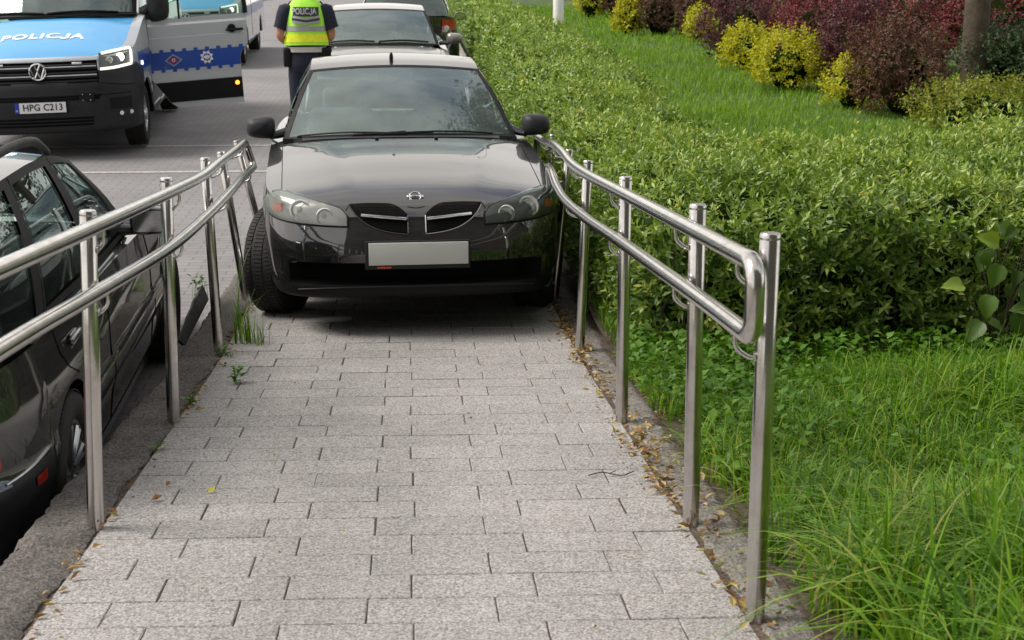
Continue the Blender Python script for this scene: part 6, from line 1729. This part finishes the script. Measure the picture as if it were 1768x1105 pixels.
# broad-leaved sapling poking out of the hedge at the right
def sapling():
    root = empty('broadleaf_sapling', (2.75, 6.5, .25)); tag(root, 'sapling with large yellow green leaves growing out of the hedge at the right edge', 'plant')
    spec = [(2.69, 6.40, .86, -.9, .35, .13, .9), (2.70, 6.40, .76, -.3, -.9, .14, .45), (2.54, 6.40, .66, -1, .15, .13, .85), (2.66, 6.38, .62, -.2, -.8, .14, .5), (2.82, 6.38, .68, .3, -.9, .17, .2), (2.90, 6.40, .84, .5, -.5, .17, .2),
            (2.80, 6.36, .55, .1, -1, .17, .2), (2.62, 6.36, .50, -.6, -.7, .14, .3), (2.92, 6.36, .58, .7, -.7, .16, .2), (3.0, 6.4, .75, .6, -.4, .16, .3), (2.86, 6.42, .95, .2, .2, .14, .4), (2.6, 6.4, .42, -.4, -.8, .12, .25)]
    rg = np.random.default_rng(12)
    for i in range(26):
        spec.append((rg.uniform(2.62, 3.25), rg.uniform(6.34, 6.55), rg.uniform(.38, .98), rg.normal(-.1, .8), rg.uniform(-1, .2), rg.uniform(.08, .14), rg.uniform(.05, .5)))
    mb = MB()
    B = np.array([s[:3] for s in spec]); D = np.array([(s[3], -.25, s[4]) for s in spec]); N = np.array([(-.3 + .3 * (i % 3), -.75, .4 + .25 * (i % 4)) for i in range(len(spec))]); L_ = np.array([s[5] for s in spec]) * .86
    rim = [(0, 0), (.02, .16), (.08, .30), (.20, .40), (.34, .43), (.50, .39), (.66, .28), (.80, .16), (.91, .06), (1, 0)]
    VV, FF, TT = [], [], []
    for b_, d_, n_, l_, s_ in zip(B, D, N, L_, spec):
        d = Vector(d_).normalized(); sd_ = d.cross(Vector(n_)).normalized(); nn = sd_.cross(d); rows = []
        for i, (t, w) in enumerate(rim):
            w = w * .86 + (.03 * (i % 2) if 0 < i < 9 else 0)
            row = []
            for q in (-1, -.5, 0, .5, 1):
                p = Vector(b_) + d * l_ * t + sd_ * (q * w * l_) + nn * l_ * (.16 * abs(q) * w * 2 - .28 * t * t + .015 * math.sin(9 * t + 4 * q)); row.append(tuple(p))
            rows.append(row)
        o0 = len(VV); VV += [p for r_ in rows for p in r_]; TT += [s_[6]] * 50
        FF += [(o0 + i * 5 + j, o0 + i * 5 + j + 1, o0 + i * 5 + j + 6, o0 + i * 5 + j + 5) for i in range(9) for j in range(4)]
    o = fast('leaves', VV, FF, M['broad'], root, np.array(TT), sm=True, ang=80); o.location = -root.location
    for s in spec: mb.tube(catmull([(2.78, 6.55, .25), (lerp(2.78, s[0], .6), 6.5, s[2] * .75), s[:3]], 4), .0025, 5)
    st = mb.build('stems', M['bark'], root); st.location = -root.location
sapling()

# grass and weeds rooted in the kerb joint on the left
def tuft(label, x, y, n, h, spread, wide=.004, cat='weed', leafy=0):
    root = empty('weed_tuft', (x, y, ramp_z(y))); tag(root, label, cat, 'weeds in the left kerb joint')
    X, Y = RNG.normal(0, spread, n), RNG.normal(0, spread * 1.2, n)
    V, F, T = blades(X, Y, np.zeros(n), RNG.uniform(.35, 1, n) * h, RNG.uniform(.6, 1.3, n) * wide, np.clip(.4 + .2 * RNG.normal(size=n), 0, .9), .35, 5)
    fast('blades', V, F, M['grass'], root, T)
    if leafy:
        m = leafy; hh = RNG.random(m); az = RNG.uniform(0, 2 * PI, m); D = np.stack([np.cos(az), np.sin(az), RNG.uniform(.1, .8, m)], 1)
        B = np.stack([RNG.normal(0, spread * .6, m), RNG.normal(0, spread * .6, m), hh * h * .7], 1)
        V, F, T = leaves(B, D, np.tile([0, 0, 1.0], (m, 1)) + RNG.normal(0, .3, (m, 3)), RNG.uniform(.03, .06, m), RNG.uniform(.012, .022, m), np.clip(.5 + .3 * RNG.normal(size=m), 0, 1))
        fast('leaves', V, F, M['weed'], root, T)
tuft('tallest tuft of grass in the kerb joint in front of the left front tyre', -.885, 7.35, 46, .34, .035, .006)
tuft('thin seeding grass beside the tall tuft, nearer the ramp middle', -.79, 7.30, 22, .22, .03, .004)
tuft('single long grass stem against the leaning post by the tyre', -.93, 7.6, 12, .66, .010, .005)
tuft('little leafy weed standing on the pavers near the kerb', -.80, 6.38, 8, .10, .012, .003, leafy=26)
tuft('leafy weed on the kerb outside the leaning post', -1.02, 8.9, 14, .18, .03, .005, leafy=40)
tuft('yellowing weed behind the black plastic strip', -1.28, 8.6, 10, .2, .03, .005, leafy=40)
tuft('small weed at the foot of the third post from the viewer on the left', -.93, 7.05, 10, .07, .02, .004, leafy=12)
tuft('tiny weed in the joint beside the second post on the left', -.945, 5.95, 8, .06, .012, .004, leafy=10)
tuft('tiny weed in the joint midway along the near kerb', -.945, 5.15, 7, .05, .010, .004, leafy=8)

# dry leaves and crumbs gathered along the edges
def litter():
    xs, ys = [], []
    n = 1500; y = RNG.uniform(3.2, 9.2, n); w_ = np.clip(.25 + 1.1 * np.exp(-((y - 4.85) / .5)**2) + .7 * np.exp(-((y - 7.4) / .6)**2), 0, 1); k = RNG.random(n) < w_; y = y[k]
    xs.append(.83 + RNG.normal(0, .035 + .035 * np.exp(-((y - 4.85) / .5)**2), len(y))); ys.append(y)
    n = 120; y = RNG.uniform(3.2, 9, n); xs.append(-.935 + RNG.normal(0, .018, n)); ys.append(y)
    n = 110; xs.append(RNG.uniform(-.9, .8, n)); ys.append(RNG.uniform(3.2, 8.6, n))
    n = 160; xs.append(RNG.uniform(.9, 1.2, n)); ys.append(RNG.uniform(3.2, 6, n))
    x, y = np.concatenate(xs), np.concatenate(ys); n = len(x); z = np.array([ramp_z(v) for v in y]) + RNG.uniform(.004, .018, n)
    az = RNG.uniform(0, 2 * PI, n); D = np.stack([np.cos(az), np.sin(az), RNG.normal(0, .25, n)], 1); N = np.stack([RNG.normal(0, .5, n), RNG.normal(0, .5, n), np.ones(n)], 1)
    sz = RNG.uniform(.4, 1.2, n) * np.where((x > -.88) & (x < .75), .45, 1)
    V, F, T = leaves(np.stack([x, y, z], 1), D, N, .034 * sz, .016 * sz, RNG.random(n), .5, -.2)
    o = fast('leaf_litter', V, F, M['dry'], None, T); tag(o, 'dry brown leaves and crumbs along the edges of the ramp', 'leaf litter', kind='stuff')
litter()
def leaf_thing(label, x, y, ln, tint, m, curl=.5, az=.3):
    V, F, T = leaves(np.array([[0, 0, .006]]), np.array([[math.cos(az), math.sin(az), .1]]), np.array([[.2, -.2, 1.0]]), np.array([ln]), np.array([ln * .6]), np.array([tint]), curl, -.25)
    o = fast('fallen_leaf', V, F, m, None, T); o.location = (x, y, ramp_z(y)); tag(o, label, 'leaf', 'single leaves on the ramp')
leaf_thing('curled orange brown leaf on the pavers by the near left post', -.85, 4.47, .040, .95, M['dry'])
leaf_thing('small dark red leaf just beyond the orange brown one', -.83, 4.64, .028, .98, M['dry'], .3, 1.2)
leaf_thing('pale yellow leaf lying on the pavers', -.68, 4.55, .034, .9, M['spirea'], .2, .9)
def twig():
    mb = MB(); mb.tube(catmull([(-.07, 0, .006), (-.02, .012, .012), (.04, -.008, .006), (.09, .03, .008)], 4), .0022, 5); mb.tube([(.0, .0, .01), (.03, .04, .008)], .0015, 5)
    o = mb.build('twig', M['bark']); o.location = (.655, 4.65, ramp_z(4.65)); tag(o, 'forked dry twig on the pavers near the right edge', 'twig')
twig()
def strip():
    mb = MB(); P0, P1 = Vector((-1.185, 7.33, ramp_z(7.33) + .015)), Vector((-1.235, 8.6, ramp_z(8.6) + .02))
    G = []
    for i in range(13):
        t = i / 12; c = lerp(P0, P1, t); h = .006 + .060 * min(t * 1.6, 1) + .006 * math.sin(i * 1.9)
        G.append([(c.x - .008, c.y, c.z - .02), (c.x - .03, c.y, c.z + h), (c.x - .018, c.y, c.z + h + .003), (c.x + .012, c.y, c.z - .02)])
    mb.loft(G); o = mb.build('plastic_strip', M['plastic'], None, ang=30); tag(o, 'torn black plastic strip lying along the outer edge of the left kerb', 'plastic strip')
strip()
def cup():
    mb = MB(); mb.lathe([(.020, 0), (.027, .07), (.0285, .07), (.0275, .073), (.0255, .07), (.019, .004), (0, .004)], 24, axis='z'); o = mb.build('paper_cup', M['white']); o.location = (2.70, 6.05, right_z(2.7, 6.05) + .06); o.rotation_euler = (R(70), R(25), R(-50))
    tag(o, 'crumpled white paper cup in the grass at the right edge', 'litter')
cup()
